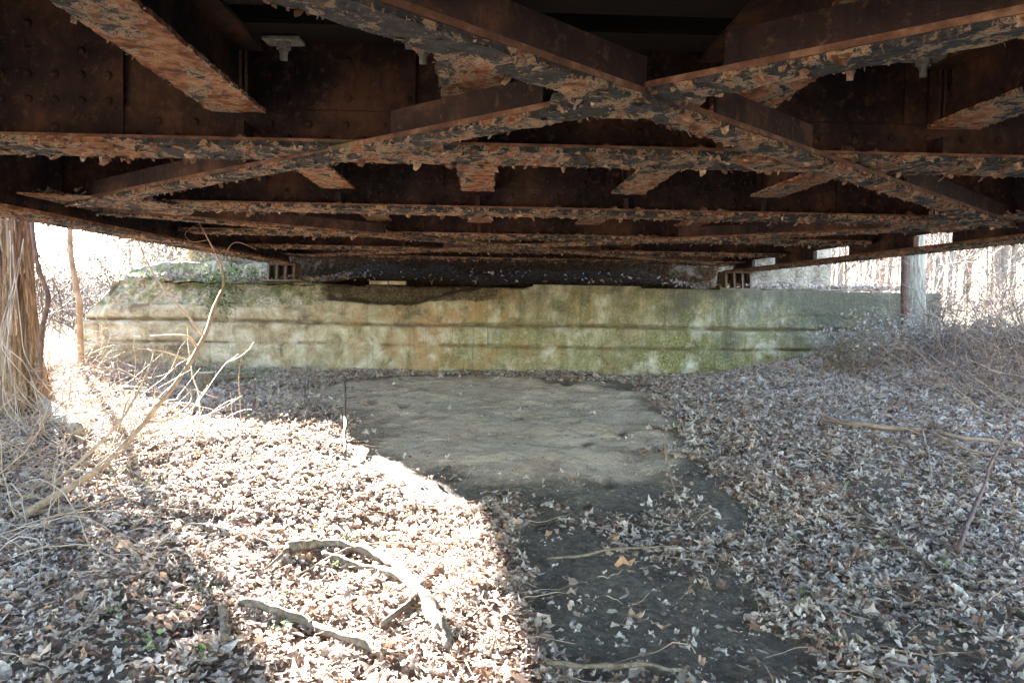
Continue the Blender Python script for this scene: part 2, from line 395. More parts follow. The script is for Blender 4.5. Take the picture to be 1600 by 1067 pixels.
# ------------------------------------------------------------------ bridge
ZB, ZL, ZS, ZG = .643, .60, .78, .52       # undersides: floor beam, laterals, stringers, girders
GXL, GXR = -3.15, 4.07
BY = [3.79+2.4*k for k in range(-3, 5)]+[13.2]
bridge = empty('railway_bridge', (.46, 13.2, .2))
tag(bridge, 'rusty riveted steel plate girder bridge with flaking paint spanning overhead', 'bridge')
def part(mb, name, mats, parent=None, loc=(0, 0, 0)):
    o = mb.build(name, mats, None)
    o.data.transform(Matrix.Translation(-Vector(loc))); o.parent = parent or bridge
    if parent is None: o.location = Vector(loc)-bridge.location
    return o
def flake(mb, p, s, m=1, out=None):
    a = random.uniform(0, 2*math.pi); d = Vector((math.cos(a), math.sin(a), 0)) if out is None else (Vector(out)+Vector((random.uniform(-.5, .5), random.uniform(-.5, .5), 0))).normalized()
    w = Vector((-d.y, d.x, 0)); p = Vector(p)
    s *= .62*random.uniform(.5, 1.25); h = s*random.uniform(.25, 1.0); c = random.uniform(-.2, .9)
    v = [p-w*s*.5, p+w*s*random.uniform(.3, .6), p+w*s*.4+d*s*.4*c-Vector((0, 0, h*.5)), p-w*s*.35+d*s*.4*c-Vector((0, 0, h*.6)),
         p+w*s*random.uniform(-.3, .3)+d*s*c-Vector((0, 0, h)), p+w*s*random.uniform(.3, .5)+d*s*c*.9-Vector((0, 0, h*.85))]
    mb.add(v, [(0, 1, 2, 3), (3, 2, 5, 4)], m)
def scab(mb, p, s, m=1):
    a0 = random.uniform(0, 6.28); n_ = random.randint(5, 7); p = Vector(p); tl = random.uniform(.05, .5); ta = random.uniform(0, 6.28)
    vs = []
    for i in range(n_):
        a = a0+6.283*i/n_; rr = s*random.uniform(.35, 1.0); x_, y_ = math.cos(a)*rr, math.sin(a)*rr
        vs.append(p+Vector((x_, y_, -.003-max(0, (x_*math.cos(ta)+y_*math.sin(ta)+s*.6))*tl)))
    mb.add(vs, [tuple(range(n_))], m)
def flaky(mb, pt, n_edge, n_face, smin=.018, smax=.05, outs=None):
    """pt(u,v) -> point; u along 0..1, v across 0..1"""
    for i in range(n_edge):
        for v, o in ((0, 0), (1, 1)):
            if random.random() < .8:
                flake(mb, pt((i+random.random())/n_edge, v), smin*.5+(smax*1.5-smin*.5)*random.random()**1.7, 1)
    for i in range(n_face):
        u, v = random.random(), random.random()
        scab(mb, pt(u, v), smin*.3+(smax*.7-smin*.3)*random.random()**2.5, 0 if random.random() < .45 else 1)

def rough_plate(mb, pt, nu, nv, th, m=0, ju=.007, jz=.004):
    o = len(mb.v); W_ = nv+1
    top = []; bot = []
    for i in range(nu+1):
        for j in range(nv+1):
            v = j/nv; p = Vector(pt(i/nu, v)); 
            if j in (0, nv):
                q = Vector(pt(i/nu, .5)); d = (p-q).normalized(); p += d*(mnoise.noise(p*9)*ju*1.5+random.uniform(-ju, ju)*.6-ju*.4)
            z = mnoise.noise(p*13)*jz*1.4+random.uniform(-jz, jz)*.35
            bot.append(p+Vector((0, 0, z-jz))); top.append(p+Vector((0, 0, th)))
    vs = bot+top; N_ = len(bot); fs = []
    for i in range(nu):
        for j in range(nv):
            a = i*W_+j; b = a+1; c = a+W_+1; d = a+W_; fs.append((a, b, c, d)); fs.append((N_+a, N_+d, N_+c, N_+b))
        a = i*W_; d = a+W_; fs.append((a, d, N_+d, N_+a)); a = i*W_+nv; d = a+W_; fs.append((a, N_+a, N_+d, d))
    for e in (0, nu*W_): fs.append(tuple(e+j for j in range(W_))+tuple(N_+e+j for j in range(W_-1, -1, -1)))
    mb.add(vs, fs, m, False)
# floor beam
XA, XB = GXL+.16, GXR-.18
def rivet_row(mb, x0, x1, y, z, step, r=.019, m=0, jit=0, skip=.03, n=(0, -1, 0)):
    x = x0
    while x <= x1:
        if random.random() > skip: mb.dome((x, y, z), n, r*random.uniform(.92, 1.08), m)
        x += step
SX = [-1.054, -.06, 1.015, 2.02]
fb = MB(); Y0 = 3.79
fb.box(XA-.1, XB+.1, Y0-.007, Y0+.007, ZB+.02, 1.52)
for sgn in (-1, 1):
    ya, yb = (Y0-.024, Y0-.008) if sgn < 0 else (Y0+.008, Y0+.024)
    fb.box(XA-.08, XB+.08, ya, yb, ZB+.02, ZB+.185); fb.box(XA-.08, XB+.08, ya, yb, 1.36, 1.51)
fb.box(XA-.08, XB+.08, Y0-.16, Y0+.16, 1.522, 1.545)
rivet_row(fb, XA+.05, XB-.05, Y0-.024, ZB+.125, .165)
rivet_row(fb, XA+.13, XB-.05, Y0-.024, ZB+.06, .165)
rivet_row(fb, XA+.05, XB-.05, Y0-.024, 1.43, .165)
# gusset plates at the ends and connection angles at each stringer
fb.box(-2.98, -1.60, Y0-.038, Y0-.026, ZB+.024, 1.50)
for j, z in enumerate((.73, .845, .955, 1.06, 1.17, 1.28)):
    for k in range(12):
        if z < .8 and k % 3: continue
        if 2 < j and k % 2: continue
        fb.dome((-2.93+k*.115, Y0-.038, z), (0, -1, 0), .021)
fb.box(2.62, 3.85, Y0-.038, Y0-.026, ZB+.024, 1.50)
for z in (.73, .87, 1.0, 1.13, 1.28):
    for k in range(9): fb.dome((2.72+k*.13, Y0-.038, z), (0, -1, 0), .021)
for x in SX:
    for s_ in (-1, 1):
        fb.box(x+s_*.075-.05, x+s_*.075+.05, Y0-.036, Y0-.0245, ZB+.187, 1.355)
        xx = x+s_*.012
        fb.box(xx-.006, xx+.006, Y0-.12, Y0-.036, ZB+.187, 1.355)
        for z in (.90, 1.0, 1.1, 1.2, 1.3): fb.dome((x+s_*.085, Y0-.036, z), (0, -1, 0), .02)
    fb.box(x-.017, x+.017, Y0-.17, Y0-.03, ZB+.031, ZS-.03)     # little post under the stringer seat
for x in (-.62, .45, 1.5):                                       # doubler plates with ragged joints
    fb.box(x-.33, x+.30, Y0-.032, Y0-.0245, ZB+.19, 1.33)
    for z in (ZB+.24, 1.05): rivet_row(fb, x-.27, x+.27, Y0-.032, z, .27)
floor_beam = part(fb, 'floor_beam', [M['web']], None, (0, Y0, 0))
ff = MB(); HW = .19
rough_plate(ff, lambda u, v: (XA-.06+(XB-XA+.12)*u, Y0-HW+2*HW*v, ZB), 330, 8, .018)
ff.box(XA-.06, XB+.06, Y0-HW-.004, Y0-HW+.10, ZB+.0185, ZB+.030, 2); ff.box(XA-.06, XB+.06, Y0+HW-.10, Y0+HW+.004, ZB+.0185, ZB+.030, 2)
ff.box(XA-.06, XB+.06, Y0-.1, Y0+.1, ZB+.0185, ZB+.0285, 2)
x = XA
while x < XB:
    for yy in (-.12, .12):
        ff.dome((x, Y0+yy, ZB), (0, 0, -1), .02*random.uniform(.9, 1.3), 0)
        if random.random() < .95: flake(ff, (x+random.uniform(-.02, .02), Y0+yy, ZB-.002), random.uniform(.03, .07), 1)
    x += .115
flaky(ff, lambda u, v: (XA+(XB-XA)*u, Y0-HW+2*HW*v, ZB), 330, 900)
# debris lying on the flange
for k in range(160):
    xx = random.uniform(XA, XB)
    if vn(xx*2, 3) < .5: continue
    s_ = random.uniform(.01, .035); ff.dome((xx, Y0-random.uniform(.05, HW-.02), ZB+.028), (0, 0, 1), s_, 1, 5, random.uniform(.4, 1.1))
flo = ff.build('bottom_flange', [M['primer'], M['flake'], M['edge']]); flo.data.transform(Matrix.Translation((0, -Y0, 0))); flo.parent = floor_beam
for y in BY:
    if y != Y0: copy_tree(floor_beam, bridge, Vector((0, y, 0))-bridge.location)

# stringers: one bay of one stringer, copied
st = MB(); y0, y1 = .04, 2.4-.20
st.box(-.006, .006, y0, y1, ZS+.014, 1.03)
for s_ in (-1, 1): st.box(min(s_*.008, s_*.02), max(s_*.008, s_*.02), y0, y1, ZS+.014, ZS+.10)
st.box(-.11, .11, y0, y1, 1.032, 1.05)
for k in range(15):
    st.dome((.02, y0+.1+k*.14, ZS+.06), (1, 0, 0), .017); st.dome((-.02, y0+.1+k*.14, ZS+.06), (-1, 0, 0), .017)
stringer = part(st, 'stringer', [M['web']], None, (0, 0, 0))
sf = MB(); hw = .115
rough_plate(sf, lambda u, v: (-hw+2*hw*v, y0+(y1-y0)*u, ZS), 110, 6, .013)
flaky(sf, lambda u, v: (-hw+2*hw*v, y0+(y1-y0)*u, ZS), 70, 70, .008, .028)
so = sf.build('bottom_flange', [M['orange'], M['flake'], M['edge']]); so.parent = stringer
first = True
for x in SX:
    for k in range(len(BY)-1):
        L = Vector((x, BY[k], 0))-bridge.location
        if first: stringer.location = L; first = False
        else: copy_tree(stringer, bridge, L)

# timber ties and the deck
tmb = MB(); tmb.box(-1.55, 2.5, -.11, .11, 1.053, 1.25)
tie0 = part(tmb, 'timber_tie', [M['tie']]); ft = True
for k in range(len(BY)-1):
    for j in range(5):
        y = BY[k]+.33+j*.42
        if y > 13: continue
        L = Vector((random.uniform(-.03, .03), y, 0))-bridge.location
        if ft: tie0.location = L; ft = False
        else: copy_tree(tie0, bridge, L)
dk = MB()
dk.box(-2.98, 3.86, -4.5, 13.4, 1.56, 1.62)
part(dk, 'deck_plate', [M['tie']])
# hook bolts with square plate washers
def bolt(x, y):
    b = MB(); z = 1.048
    b.box(-.075, .075, -.05, .05, z-.014, z-.002); b.cyl((0, 0, z-.04), (0, 0, z-.014), .032, 0, 6, False)
    o = part(b, 'hook_bolt', [M['bolt']]); o.location = Vector((x, y, 0))-bridge.location; o.rotation_euler.z = random.uniform(-.25, .25)
    c = MB(); c.cyl((0, 0, z-.085), (0, 0, z-.02), .016, 0, 10); c.cyl((0, 0, z-.052), (0, 0, z-.04), .022, 0, 6, False)
    q = c.build('threaded_rod', [M['bolt']]); q.parent = o
for px in (432, 658, 1467):
    p = at(px, 60 if px < 1000 else 98, 3.35); bolt(p.x, 3.47)

# lateral bracing
def brace(a, b, z, hw=.072, leg=.12, gaps=()):
    a = Vector(a); b = Vector(b); d = (b-a); Ln = d.length; d.normalize(); s_ = Vector((-d.y, d.x))
    if s_.y > 0: s_ = -s_                 # the side nearer the camera
    a = a+s_*.028; b = b+s_*.028
    mb = MB(); rough_plate(mb, lambda u, v: (*(a+d*(u*Ln)+s_*(hw-2*hw*v)), z), int(Ln/.022), 7, .012)
    mb.slab(a, b, s_, hw-.012, hw+.003, z+.0122, z+.03, 2)
    # upstanding leg, cut away where it passes the floor beams
    t = 0; segs = []; cur = None
    while t < Ln:
        p = a+d*t
        ok = all(abs(p.y-y) > .42 for y in BY) and all(not (g0 < p.y < g1_) for g0, g1_ in gaps)
        if ok and cur is None: cur = t
        if not ok and cur is not None: segs.append((cur, t)); cur = None
        t += .02
    if cur is not None: segs.append((cur, Ln))
    for t0, t1 in segs:
        if t1-t0 > .1: mb.slab(a+d*t0, a+d*t1, s_, hw-.010, hw+.002, z+.0302, z+leg, 3)
    def pt(u, v): p = a+d*(u*Ln)+s_*(hw-2*hw*v); return (p.x, p.y, z)
    flaky(mb, pt, int(Ln/.018), int(Ln/.014), .010, .034)
    for i in range(int(Ln/.12)):
        u = (i+.5)*.12/Ln; p = Vector(pt(u, .5))
        if any(abs(p.y-y) < .35 for y in BY): mb.dome(p, (0, 0, -1), .022, 0)
    return part(mb, 'lateral_brace', [M['primer'], M['flake'], M['edge'], M['web']])
cx = .44
for (ya, yb) in ((-.85, 6.05), (6.35, 13.0), (-4.6, -1.1)):
    ym = (ya+yb)/2
    brace((GXL+.25, yb), (GXR-.25, ya), ZL+.016, gaps=[(ym-.28, ym+.2)])
    brace((GXL+.25, ya), (GXR-.25, yb), ZL, gaps=[(ym-.1, ym+.2)])
def gusset(P, z, m='primer'):
    mb = MB(); n_ = len(P)
    mb.add([(x, y, z) for x, y in P]+[(x, y, z+.012) for x, y in P], [tuple(range(n_))[::-1], tuple(range(n_, 2*n_))]+[(i, (i+1) % n_, n_+(i+1) % n_, n_+i) for i in range(n_)])
    A = sum((Vector(p) for p in P), Vector((0, 0)))/n_
    for p in P: q = A.lerp(Vector(p), .7); mb.dome((q.x, q.y, z), (0, 0, -1), .022)
    for i in range(40):
        p = A.lerp(Vector(random.choice(P)).lerp(Vector(random.choice(P)), random.random()), random.random()); flake(mb, (p.x, p.y, z), random.uniform(.015, .045))
    part(mb, 'gusset_plate', [M[m], M['flake']])
for y in (6.2, 13.1, -1.0):
    gusset([(-3.0, y-.75), (-2.35, y-.55), (-2.2, y-.2), (-2.2, y+.2), (-2.35, y+.5), (-3.0, y+.7)], ZB-.014)
    gusset([(3.9, y+.7), (3.3, y+.5), (3.15, y+.2), (3.15, y-.2), (3.3, y-.55), (3.9, y-.75)], ZB-.014)
gusset([(.44+.25*math.cos(a), 2.66+.22*math.sin(a)) for a in (.3, 1.27, 1.87, 2.84, 3.44, 4.41, 5.01, 5.98)], ZL+.029)
gusset([(.44+.34*math.cos(a), 9.67+.34*math.sin(a)) for a in (.3, 1.27, 1.87, 2.84, 3.44, 4.41, 5.01, 5.98)], ZL+.029)

# main girders
def girder(gx, sunspot_gaps):
    inn = 1 if gx < 0 else -1
    YA, YB = -5.0, 13.45
    mb = MB()
    def spans():
        y = YA
        for a, b in sunspot_gaps: yield (y, a); y = b
        yield (y, YB)
    zt = ZG+.155
    mb.box(gx-.008, gx+.008, YA, YB, zt, 2.3)
    for a, b in spans(): mb.box(gx-.008, gx+.008, a, b, ZG+.022, zt)
    for s_ in (-1, 1):
        for a, b in spans():
            mb.box(min(gx+s_*.009, gx+s_*.024), max(gx+s_*.009, gx+s_*.024), a, b, ZG+.022, ZG+.15)
        mb.box(min(gx+s_*.009, gx+s_*.024), max(gx+s_*.009, gx+s_*.024), YA, YB, 2.15, 2.29)
    mb.box(gx-.19, gx+.19, YA, YB, 2.302, 2.33)
    y = YA+.3
    while y < YB:
        for s_ in (-1, 1):
            mb.box(min(gx+s_*.0245, gx+s_*.11), max(gx+s_*.0245, gx+s_*.11), y-.006, y+.006, ZG+.19, 2.14)
            mb.box(min(gx+s_*.010, gx+s_*.023), max(gx+s_*.010, gx+s_*.023), y+.0065, y+.085, ZG+.19, 2.14)
        y += 1.2
    y = max(YA, 2.0)
    while y < YB:
        if not any(a-.02 < y < b+.02 for a, b in sunspot_gaps): mb.dome((gx+inn*.024, y, ZG+.09), (inn, 0, 0), .019, 0, 7)
        mb.dome((gx+inn*.010, y+.05, ZG+.165), (inn, 0, 0), .016, 0, 7)
        y += .115
    o = part(mb, 'main_girder', [M['web']], None, (gx, 13.0, ZG))
    f = MB()
    rough_plate(f, lambda u, v: (gx-.185+.37*v, YA+(YB-YA)*u, ZG), 700, 6, .02)
    f.box(gx+inn*.185-.003, gx+inn*.185+.003, YA, YB, ZG+.001, ZG+.024, 2)
    y = 2.0
    while y < YB:
        for q in (-.13, -.07, .07, .13):
            f.dome((gx+q, y, ZG), (0, 0, -1), .019, 0, 7)
        for q in (-.13, .13):
            if random.random() < .6: flake(f, (gx+q, y, ZG-.002), random.uniform(.025, .055))
        y += .11
    flaky(f, lambda u, v: (gx-.185+.37*v, 1.5+(YB-1.5)*u, ZG), 420, 1000, .012, .036)
    fo = f.build('bottom_flange', [M['primer'], M['flake'], M['edge']]); fo.data.transform(Matrix.Translation((-gx, -13.0, -ZG))); fo.parent = o
girder(GXL, [])
girder(GXR, [(7.10, 7.75), (9.15, 10.15), (11.5, 12.5)])  # gaps let the bright background stand in for sun spots on the flange
# bearing shoes
def bearing(x, y, zb):
    b = MB(); zt = ZG-.004
    b.box(x-.32, x+.32, y-.30, y+.30, zb, zb+.03); b.box(x-.21, x+.21, y-.24, y+.24, zt-.03, zt)
    for k, q in enumerate((-.22, -.09, .04, .17)):
        b.add([(x+q, y-.27, zb+.031), (x+q, y+.27, zb+.031), (x+q, y+.2, zt-.031), (x+q, y-.22, zt-.031),
               (x+q+.03, y-.27, zb+.031), (x+q+.03, y+.27, zb+.031), (x+q+.03, y+.2, zt-.031), (x+q+.03, y-.22, zt-.031)],
              [(0, 3, 2, 1), (4, 5, 6, 7), (0, 1, 5, 4), (1, 2, 6, 5), (2, 3, 7, 6), (3, 0, 4, 7)])
    b.add([(x-.30, y+.02, zb+.031), (x+.30, y+.02, zb+.031), (x+.20, y+.02, zt-.031), (x-.20, y+.02, zt-.031),
           (x-.30, y+.045, zb+.031), (x+.30, y+.045, zb+.031), (x+.20, y+.045, zt-.031), (x-.20, y+.045, zt-.031)],
          [(0, 1, 2, 3), (4, 7, 6, 5), (0, 4, 5, 1), (1, 5, 6, 2), (2, 6, 7, 3), (3, 7, 4, 0)])
    for q in (-.28, .28): b.cyl((x+q, y-.2, zb+.03), (x+q, y-.2, zb+.07), .02, 0, 6, False)
    part(b, 'bearing_shoe', [M['bearing']])
bearing(GXL+.04, 13.1, .235); bearing(GXR-.10, 13.1, .222)
# dead leaves caught on the gusset and flanges are built with the litter below

# ------------------------------------------------------------------ abutment
ab = empty('concrete_abutment', (.45, 12.8, -1.2))
tag(ab, 'low moss stained concrete bridge abutment with crumbling left corner', 'abutment')
WX0, WX1 = -6.05, 7.1; WY = 12.7
def wall_grid():
    xs_ = np.arange(WX0, WX1+.001, .022); zf = np.arange(-1.6, .2201, .02); yt = np.arange(.03, 1.85, .045)
    nv = len(zf); nt_ = len(yt)
    X, K = np.meshgrid(xs_, np.arange(nv+nt_))
    T = np.concatenate([zf, np.full(nt_, .22)])[K]; B = np.concatenate([np.zeros(nv), yt])[K]
    Z = T.copy()
    # broken top: chunk lost left of centre, crumbled far left
    lost = ss(X, -2.9, -1.9)*(1-ss(X, .55, .75)); edge_ = -.02+.10*(fbm(X*1.6, X*0+2, 3, 40)-.5)+.09*(fbm(X*6, X*0+9, 3, 44)-.5)+.26*ss(X, -1.3, .6)-.06*ss(X, -2.4, -1.5)*(1-ss(X, -1.2, -.4))
    crumb = (1-ss(X, -3.4, -1.6))
    led = -.40+.012*np.sin(X*1.1); crack = -.70+.05*(fbm(X*1.5, X*0, 4, 50)-.5)
    Yf = np.full(X.shape, WY)
    Yf -= .075*(1-ss(Z, led-.012, led+.004))           # middle band stands proud
    Yf -= .03*(1-ss(Z, crack-.01, crack+.01))
    Yf += .07*np.exp(-((Z-crack)/.016)**2)*(.35+ss(fbm(X*2.5, X*0+7, 3, 51), .35, .55))
    Yf += .05*np.exp(-((Z-led-.022)/.02)**2)*1.5
    Yf += .20*ss(Z, edge_-.03, edge_+.05)*lost
    cr = crumb*ss(Z, -.23+.16*(fbm(X*1.2, X*0+4, 3, 60)-.5), -.05+.1*(fbm(X*1.2, X*0+4, 3, 60)-.5))
    Yf += cr*(.10+.20*ss(Z, -.1, .22))+cr*(fbm(X*6, Z*6, 4, 61)-.5)*.24
    Yf += (fbm(X*2.2, Z*2.2, 4, 63)-.5)*.035+(fbm(X*14, Z*14, 3, 64)-.5)*.012
    Yf += lost*ss(T, edge_-.05, edge_+.05)*(fbm(X*7, Z*9, 4, 95)-.5)*.30
    sp = ss(fbm(X*1.3, Z*2.6, 4, 66), .60, .64); Yf += sp*.02
    Z = np.where(B > 0, Z+(fbm(X*5, B*5, 4, 70)-.5)*.05*crumb+.26*ss(-X, 2.9, 3.6)*ss(B, .05, .35)*(.5+fbm(X*2, B*2, 3, 71))*(1-ss(-X, 5.4, 5.9)*.6), Z)
    Z = Z-lost*.04*(T > .2)*(fbm(X*3, B*3, 3, 72))
    # the far left end slopes back
    endl = 1-ss(X, WX0, WX0+.45*(1+.0*X)); Yf += endl*.25*ss(T, -.6, .2)
    Xo = X+ (1-ss(X, WX0, WX0+.5))*ss(T, -.45, .2)*.32
    Yf = Yf+B
    top = (B > 0)*1.0
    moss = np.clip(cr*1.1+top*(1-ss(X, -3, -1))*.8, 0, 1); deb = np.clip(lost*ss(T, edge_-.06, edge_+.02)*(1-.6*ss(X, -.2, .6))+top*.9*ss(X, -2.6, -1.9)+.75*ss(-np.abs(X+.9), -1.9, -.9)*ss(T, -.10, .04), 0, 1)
    groove = np.exp(-((T-led-.015)/.02)**2)+.8*np.exp(-((T-crack)/.016)**2)*ss(fbm(X*2.5, X*0+7, 3, 51), .3, .5)
    return Xo, Yf, Z, cr, nv, moss, deb, groove*(B == 0)
X, Yf, Z, cr, nv, moss_, deb_, groove_ = wall_grid(); r, c = X.shape
V = np.stack([X, Yf, Z], -1).reshape(-1, 3); ii = (np.arange(r-1)[:, None]*c+np.arange(c-1)[None]).ravel()
Fc = np.stack([ii, ii+1, ii+1+c, ii+c], -1)
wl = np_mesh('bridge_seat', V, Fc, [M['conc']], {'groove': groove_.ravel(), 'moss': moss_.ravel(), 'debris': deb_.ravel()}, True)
wl.parent = ab; wl.location = -ab.location
eb = MB()
eb.add([(WX1, WY-.07, -1.6), (WX1, 14.5, -1.6), (WX1, 14.5, .215), (WX1, WY+.02, .215), (WX1-.6, WY+.2, -1.6), (WX1-.6, 14.5, -1.6), (WX1-.6, 14.5, .17), (WX1-.6, WY+.3, .17)],
       [(0, 1, 2, 3), (4, 7, 6, 5), (0, 3, 7, 4), (3, 2, 6, 7)])
eb.build('wall_end', [M['conc']], ab); eb = MB()
eb.add([(WX0+.02, WY+.02, -1.6), (WX0+.02, 14.5, -1.6), (WX0+.32, 14.5, .2), (WX0+.32, WY+.3, .2)], [(0, 3, 2, 1)])
eb.build('wall_end', [M['conc']], ab)
bw = MB()
def rough_box(mb, x0, x1, y0, y1, z0, z1, m=0, st=.08, amp=.02):
    xs2 = np.arange(x0, x1+st*.5, st); zs2 = np.arange(z0, z1+st*.5, st)
    vs = []; fs = []
    for z in zs2:
        for x in xs2: vs.append((x, y0+(float(fbm(x*3, z*3, 3, 90))-.5)*amp*2, z))
    w_ = len(xs2)
    for i in range(len(zs2)-1):
        for j in range(w_-1): a = i*w_+j; fs.append((a, a+1, a+1+w_, a+w_))
    mb.add(vs, fs, m, True); xe = xs2[-1]; ze = zs2[-1]
    mb.box(x0+.004, xe-.004, y0+amp+.005, y1, z0, ze-.004, m)
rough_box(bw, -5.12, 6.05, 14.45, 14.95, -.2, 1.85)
bw.build('backwall', [M['dark_mid']], ab)
# broken slivers of the top edge
for (xa, xb, z) in ((-1.75, -1.47, .235), (-1.45, -1.2, .238), (.75, 2.4, .222)):
    sl = MB(); sl.box(xa, xb, WY-.03+random.uniform(0, .02), WY+.16, z-.025, z+.028)
    sl.build('broken_coping', [M['conc']], ab)

# ------------------------------------------------------------------ leaves
def leaf_templates():
    T = []
    for k in range(5):
        rs = np.random.default_rng(k); n = 10
        ang = np.linspace(0, 2*math.pi, n, endpoint=False)
        if k < 3: rad = np.array([1, .66, .92, .6, .8, .56, .8, .64, .92, .62])*rs.uniform(.75, 1.2, n)
        else: rad = np.array([1.1, .75, .55, .5, .62, .8, .62, .5, .55, .75])*rs.uniform(.9, 1.1, n)
        x = rad*np.cos(ang); y = rad*np.sin(ang)
        x = x*rs.uniform(.8, 1.15); y = y*rs.uniform(.65, .95); z = .5*(rs.uniform(-1, 1))*x*x+.75*rs.uniform(-.2, 1)*y*y+rs.uniform(-.30, .30, n)
        v = np.concatenate([[[0, 0, 0]], np.stack([x, y, z], -1)])
        f = np.array([[0, 1+i, 1+(i+1) % n] for i in range(n)])
        T.append((v, f))
    return T
LT = leaf_templates()
def leaves(name, P, size, mat, tint, tilt=.5, N=None):
    """P (n,3)"""
    Vs = []; Fs = []; As = []; o = 0; n = len(P); kind = RNG.integers(0, len(LT), n)
    for k, (tv, tf) in enumerate(LT):
        m = kind == k; q = P[m]; c_ = len(q)
        if not c_: continue
        s_ = size[m] if hasattr(size, '__len__') else np.full(c_, size)
        a = RNG.uniform(0, 2*math.pi, c_); tx = RNG.normal(0, tilt, c_); ty = RNG.normal(0, tilt, c_); cz = RNG.uniform(-.6, 2.0, c_)
        v = np.repeat(tv[None], c_, 0)*s_[:, None, None]; v[:, :, 2] *= cz[:, None]
        x = v[:, :, 0].copy(); y = v[:, :, 1].copy(); z = v[:, :, 2].copy()
        y, z = y*np.cos(tx)[:, None]-z*np.sin(tx)[:, None], y*np.sin(tx)[:, None]+z*np.cos(tx)[:, None]
        x, z = x*np.cos(ty)[:, None]+z*np.sin(ty)[:, None], -x*np.sin(ty)[:, None]+z*np.cos(ty)[:, None]
        x, y = x*np.cos(a)[:, None]-y*np.sin(a)[:, None], x*np.sin(a)[:, None]+y*np.cos(a)[:, None]
        vv = np.stack([x, y, z], -1)+q[:, None, :]
        Vs.append(vv.reshape(-1, 3)); nv_ = tv.shape[0]
        Fs.append((tf[None]+(np.arange(c_)*nv_)[:, None, None]+o).reshape(-1, 3)); o += c_*nv_
        As.append(np.repeat(tint[m], nv_))
    return np_mesh(name, np.concatenate(Vs), np.concatenate(Fs), mat, {'tint': np.concatenate(As)})

def scatter(n, x0, x1, y0, y1, dens):
    x = RNG.uniform(x0, x1, n); y = RNG.uniform(y0, y1, n)
    keep = RNG.random(n) < dens(x, y); return x[keep], y[keep]
def litter_density(x, y):
    d = np.ones_like(x)
    b = sdist(BARE, x, y)+(fbm(x*2.2, y*2.2, 4, 100)-.5)*1.3
    d *= 1-.975*ss(b, -.25, .12)
    b2 = sdist(SOIL, x, y)+(fbm(x*4, y*4, 3, 101)-.5)*.45
    d *= 1-.93*ss(b2, -.1, .12)
    b3 = sdist(PALE, x, y)+(fbm(x*3, y*3, 3, 104)-.5)*.5
    d *= 1-.88*ss(b3, -.1, .1)
    gap = np.where(x < .2, .6, .40); d *= gap+(1-gap)*ss(fbm(x*1.6, y*1.6, 4, 102)+.10*ss(x, 1, 3)-.04*ss(y, 8, 11)*(x < 1), .36, .52)
    d *= ~((y > 12.55) & (x > WX0) & (x < WX1))
    return d
_a = gnd.data.attributes.new('mulch', 'FLOAT', 'POINT'); _a.data.foreach_set('value', litter_density(XX.ravel(), YY.ravel()).astype(np.float32))
def in_view(x, y, m=.6): return (x > -.66*y-m) & (x < .68*y+m)
x, y = scatter(330000, -8, 8.5, 2.4, 12.7, lambda x, y: litter_density(x, y)*in_view(x, y))
z = G(x, y)+RNG.uniform(.004, .04, len(x))
# tint drawn at random for every leaf
tint = np.clip(RNG.random(len(x))*.97, 0, 1)
size = np.clip(RNG.lognormal(math.log(.0215), .42, len(x)), .007, .060)*(1+.25*ss(y, 5, 10))
lit = leaves('leaf_litter', np.stack([x, y, z], -1), size, M['leaf'], tint, .26)
tag(lit, 'thick carpet of dry brown leaves covering the ground under the bridge', 'leaf litter', kind='stuff')
x, y = scatter(110000, -5, 6, 2.6, 12.6, lambda x, y: in_view(x, y)*(.25+.75*ss(fbm(x*2.5, y*2.5, 3, 120), .4, .6)))
cr2 = leaves('litter_crumbs', np.stack([x, y, G(x, y)+.006], -1), RNG.uniform(.003, .013, len(x))*(.4+.6*RNG.random(len(x))), M['leaf'], RNG.random(len(x))**2.2*.9, .5)
tag(cr2, 'fine crumbs of broken leaf and bark strewn over the bare soil', 'litter', kind='stuff')
# far leaves and beyond the abutment
x, y = scatter(60000, -22, 24, 12.6, 30, lambda x, y: (~((y < 14.6) & (x > WX0) & (x < WX1)))*1.0*in_view(x, y))
far = leaves('distant_leaf_litter', np.stack([x, y, G(x, y)+.02], -1), RNG.uniform(.05, .09, len(x)), M['leaf'], np.clip(RNG.random(len(x))+.1, 0, .97), .4)
tag(far, 'pale sunlit leaves on the ground beyond the abutment', 'leaf litter', kind='stuff')
# on the bridge seat
hx, hy = np.meshgrid(np.arange(-4.9, 5.95, .05), np.arange(12.86, 14.46, .05))
prof = ss(hy, 12.9, 14.35); hh = .19+prof*(.16+.34*fbm(hx*.9, hy*0+2, 3, 130))*ss(hx, -3.0, -1.8)*(1-ss(hx, 2.6, 3.7))+(fbm(hx*6, hy*6, 4, 131)-.5)*.10
hc = hx.shape[1]; ih = (np.arange(hx.shape[0]-1)[:, None]*hc+np.arange(hc-1)[None]).ravel()
heap = np_mesh('debris_heap', np.stack([hx, hy, hh], -1).reshape(-1, 3), np.stack([ih, ih+1, ih+1+hc, ih+hc], -1), M['humus'], None, True)
tag(heap, 'dark heap of dirt and rotten leaves piled along the back of the abutment top', 'debris', kind='stuff')
def seat_d(x, y):
    return np.clip(.04+ss(-x, 1.5, 2.8)+ss(x, 2.6, 4.3)*.8, 0, 1)*ss(y, 12.72, 13.0)*(.4+.6*(fbm(x*2, y*2, 3, 110) > .48))
x, y = scatter(9000, -5.6, 7.0, 12.75, 14.4, seat_d)
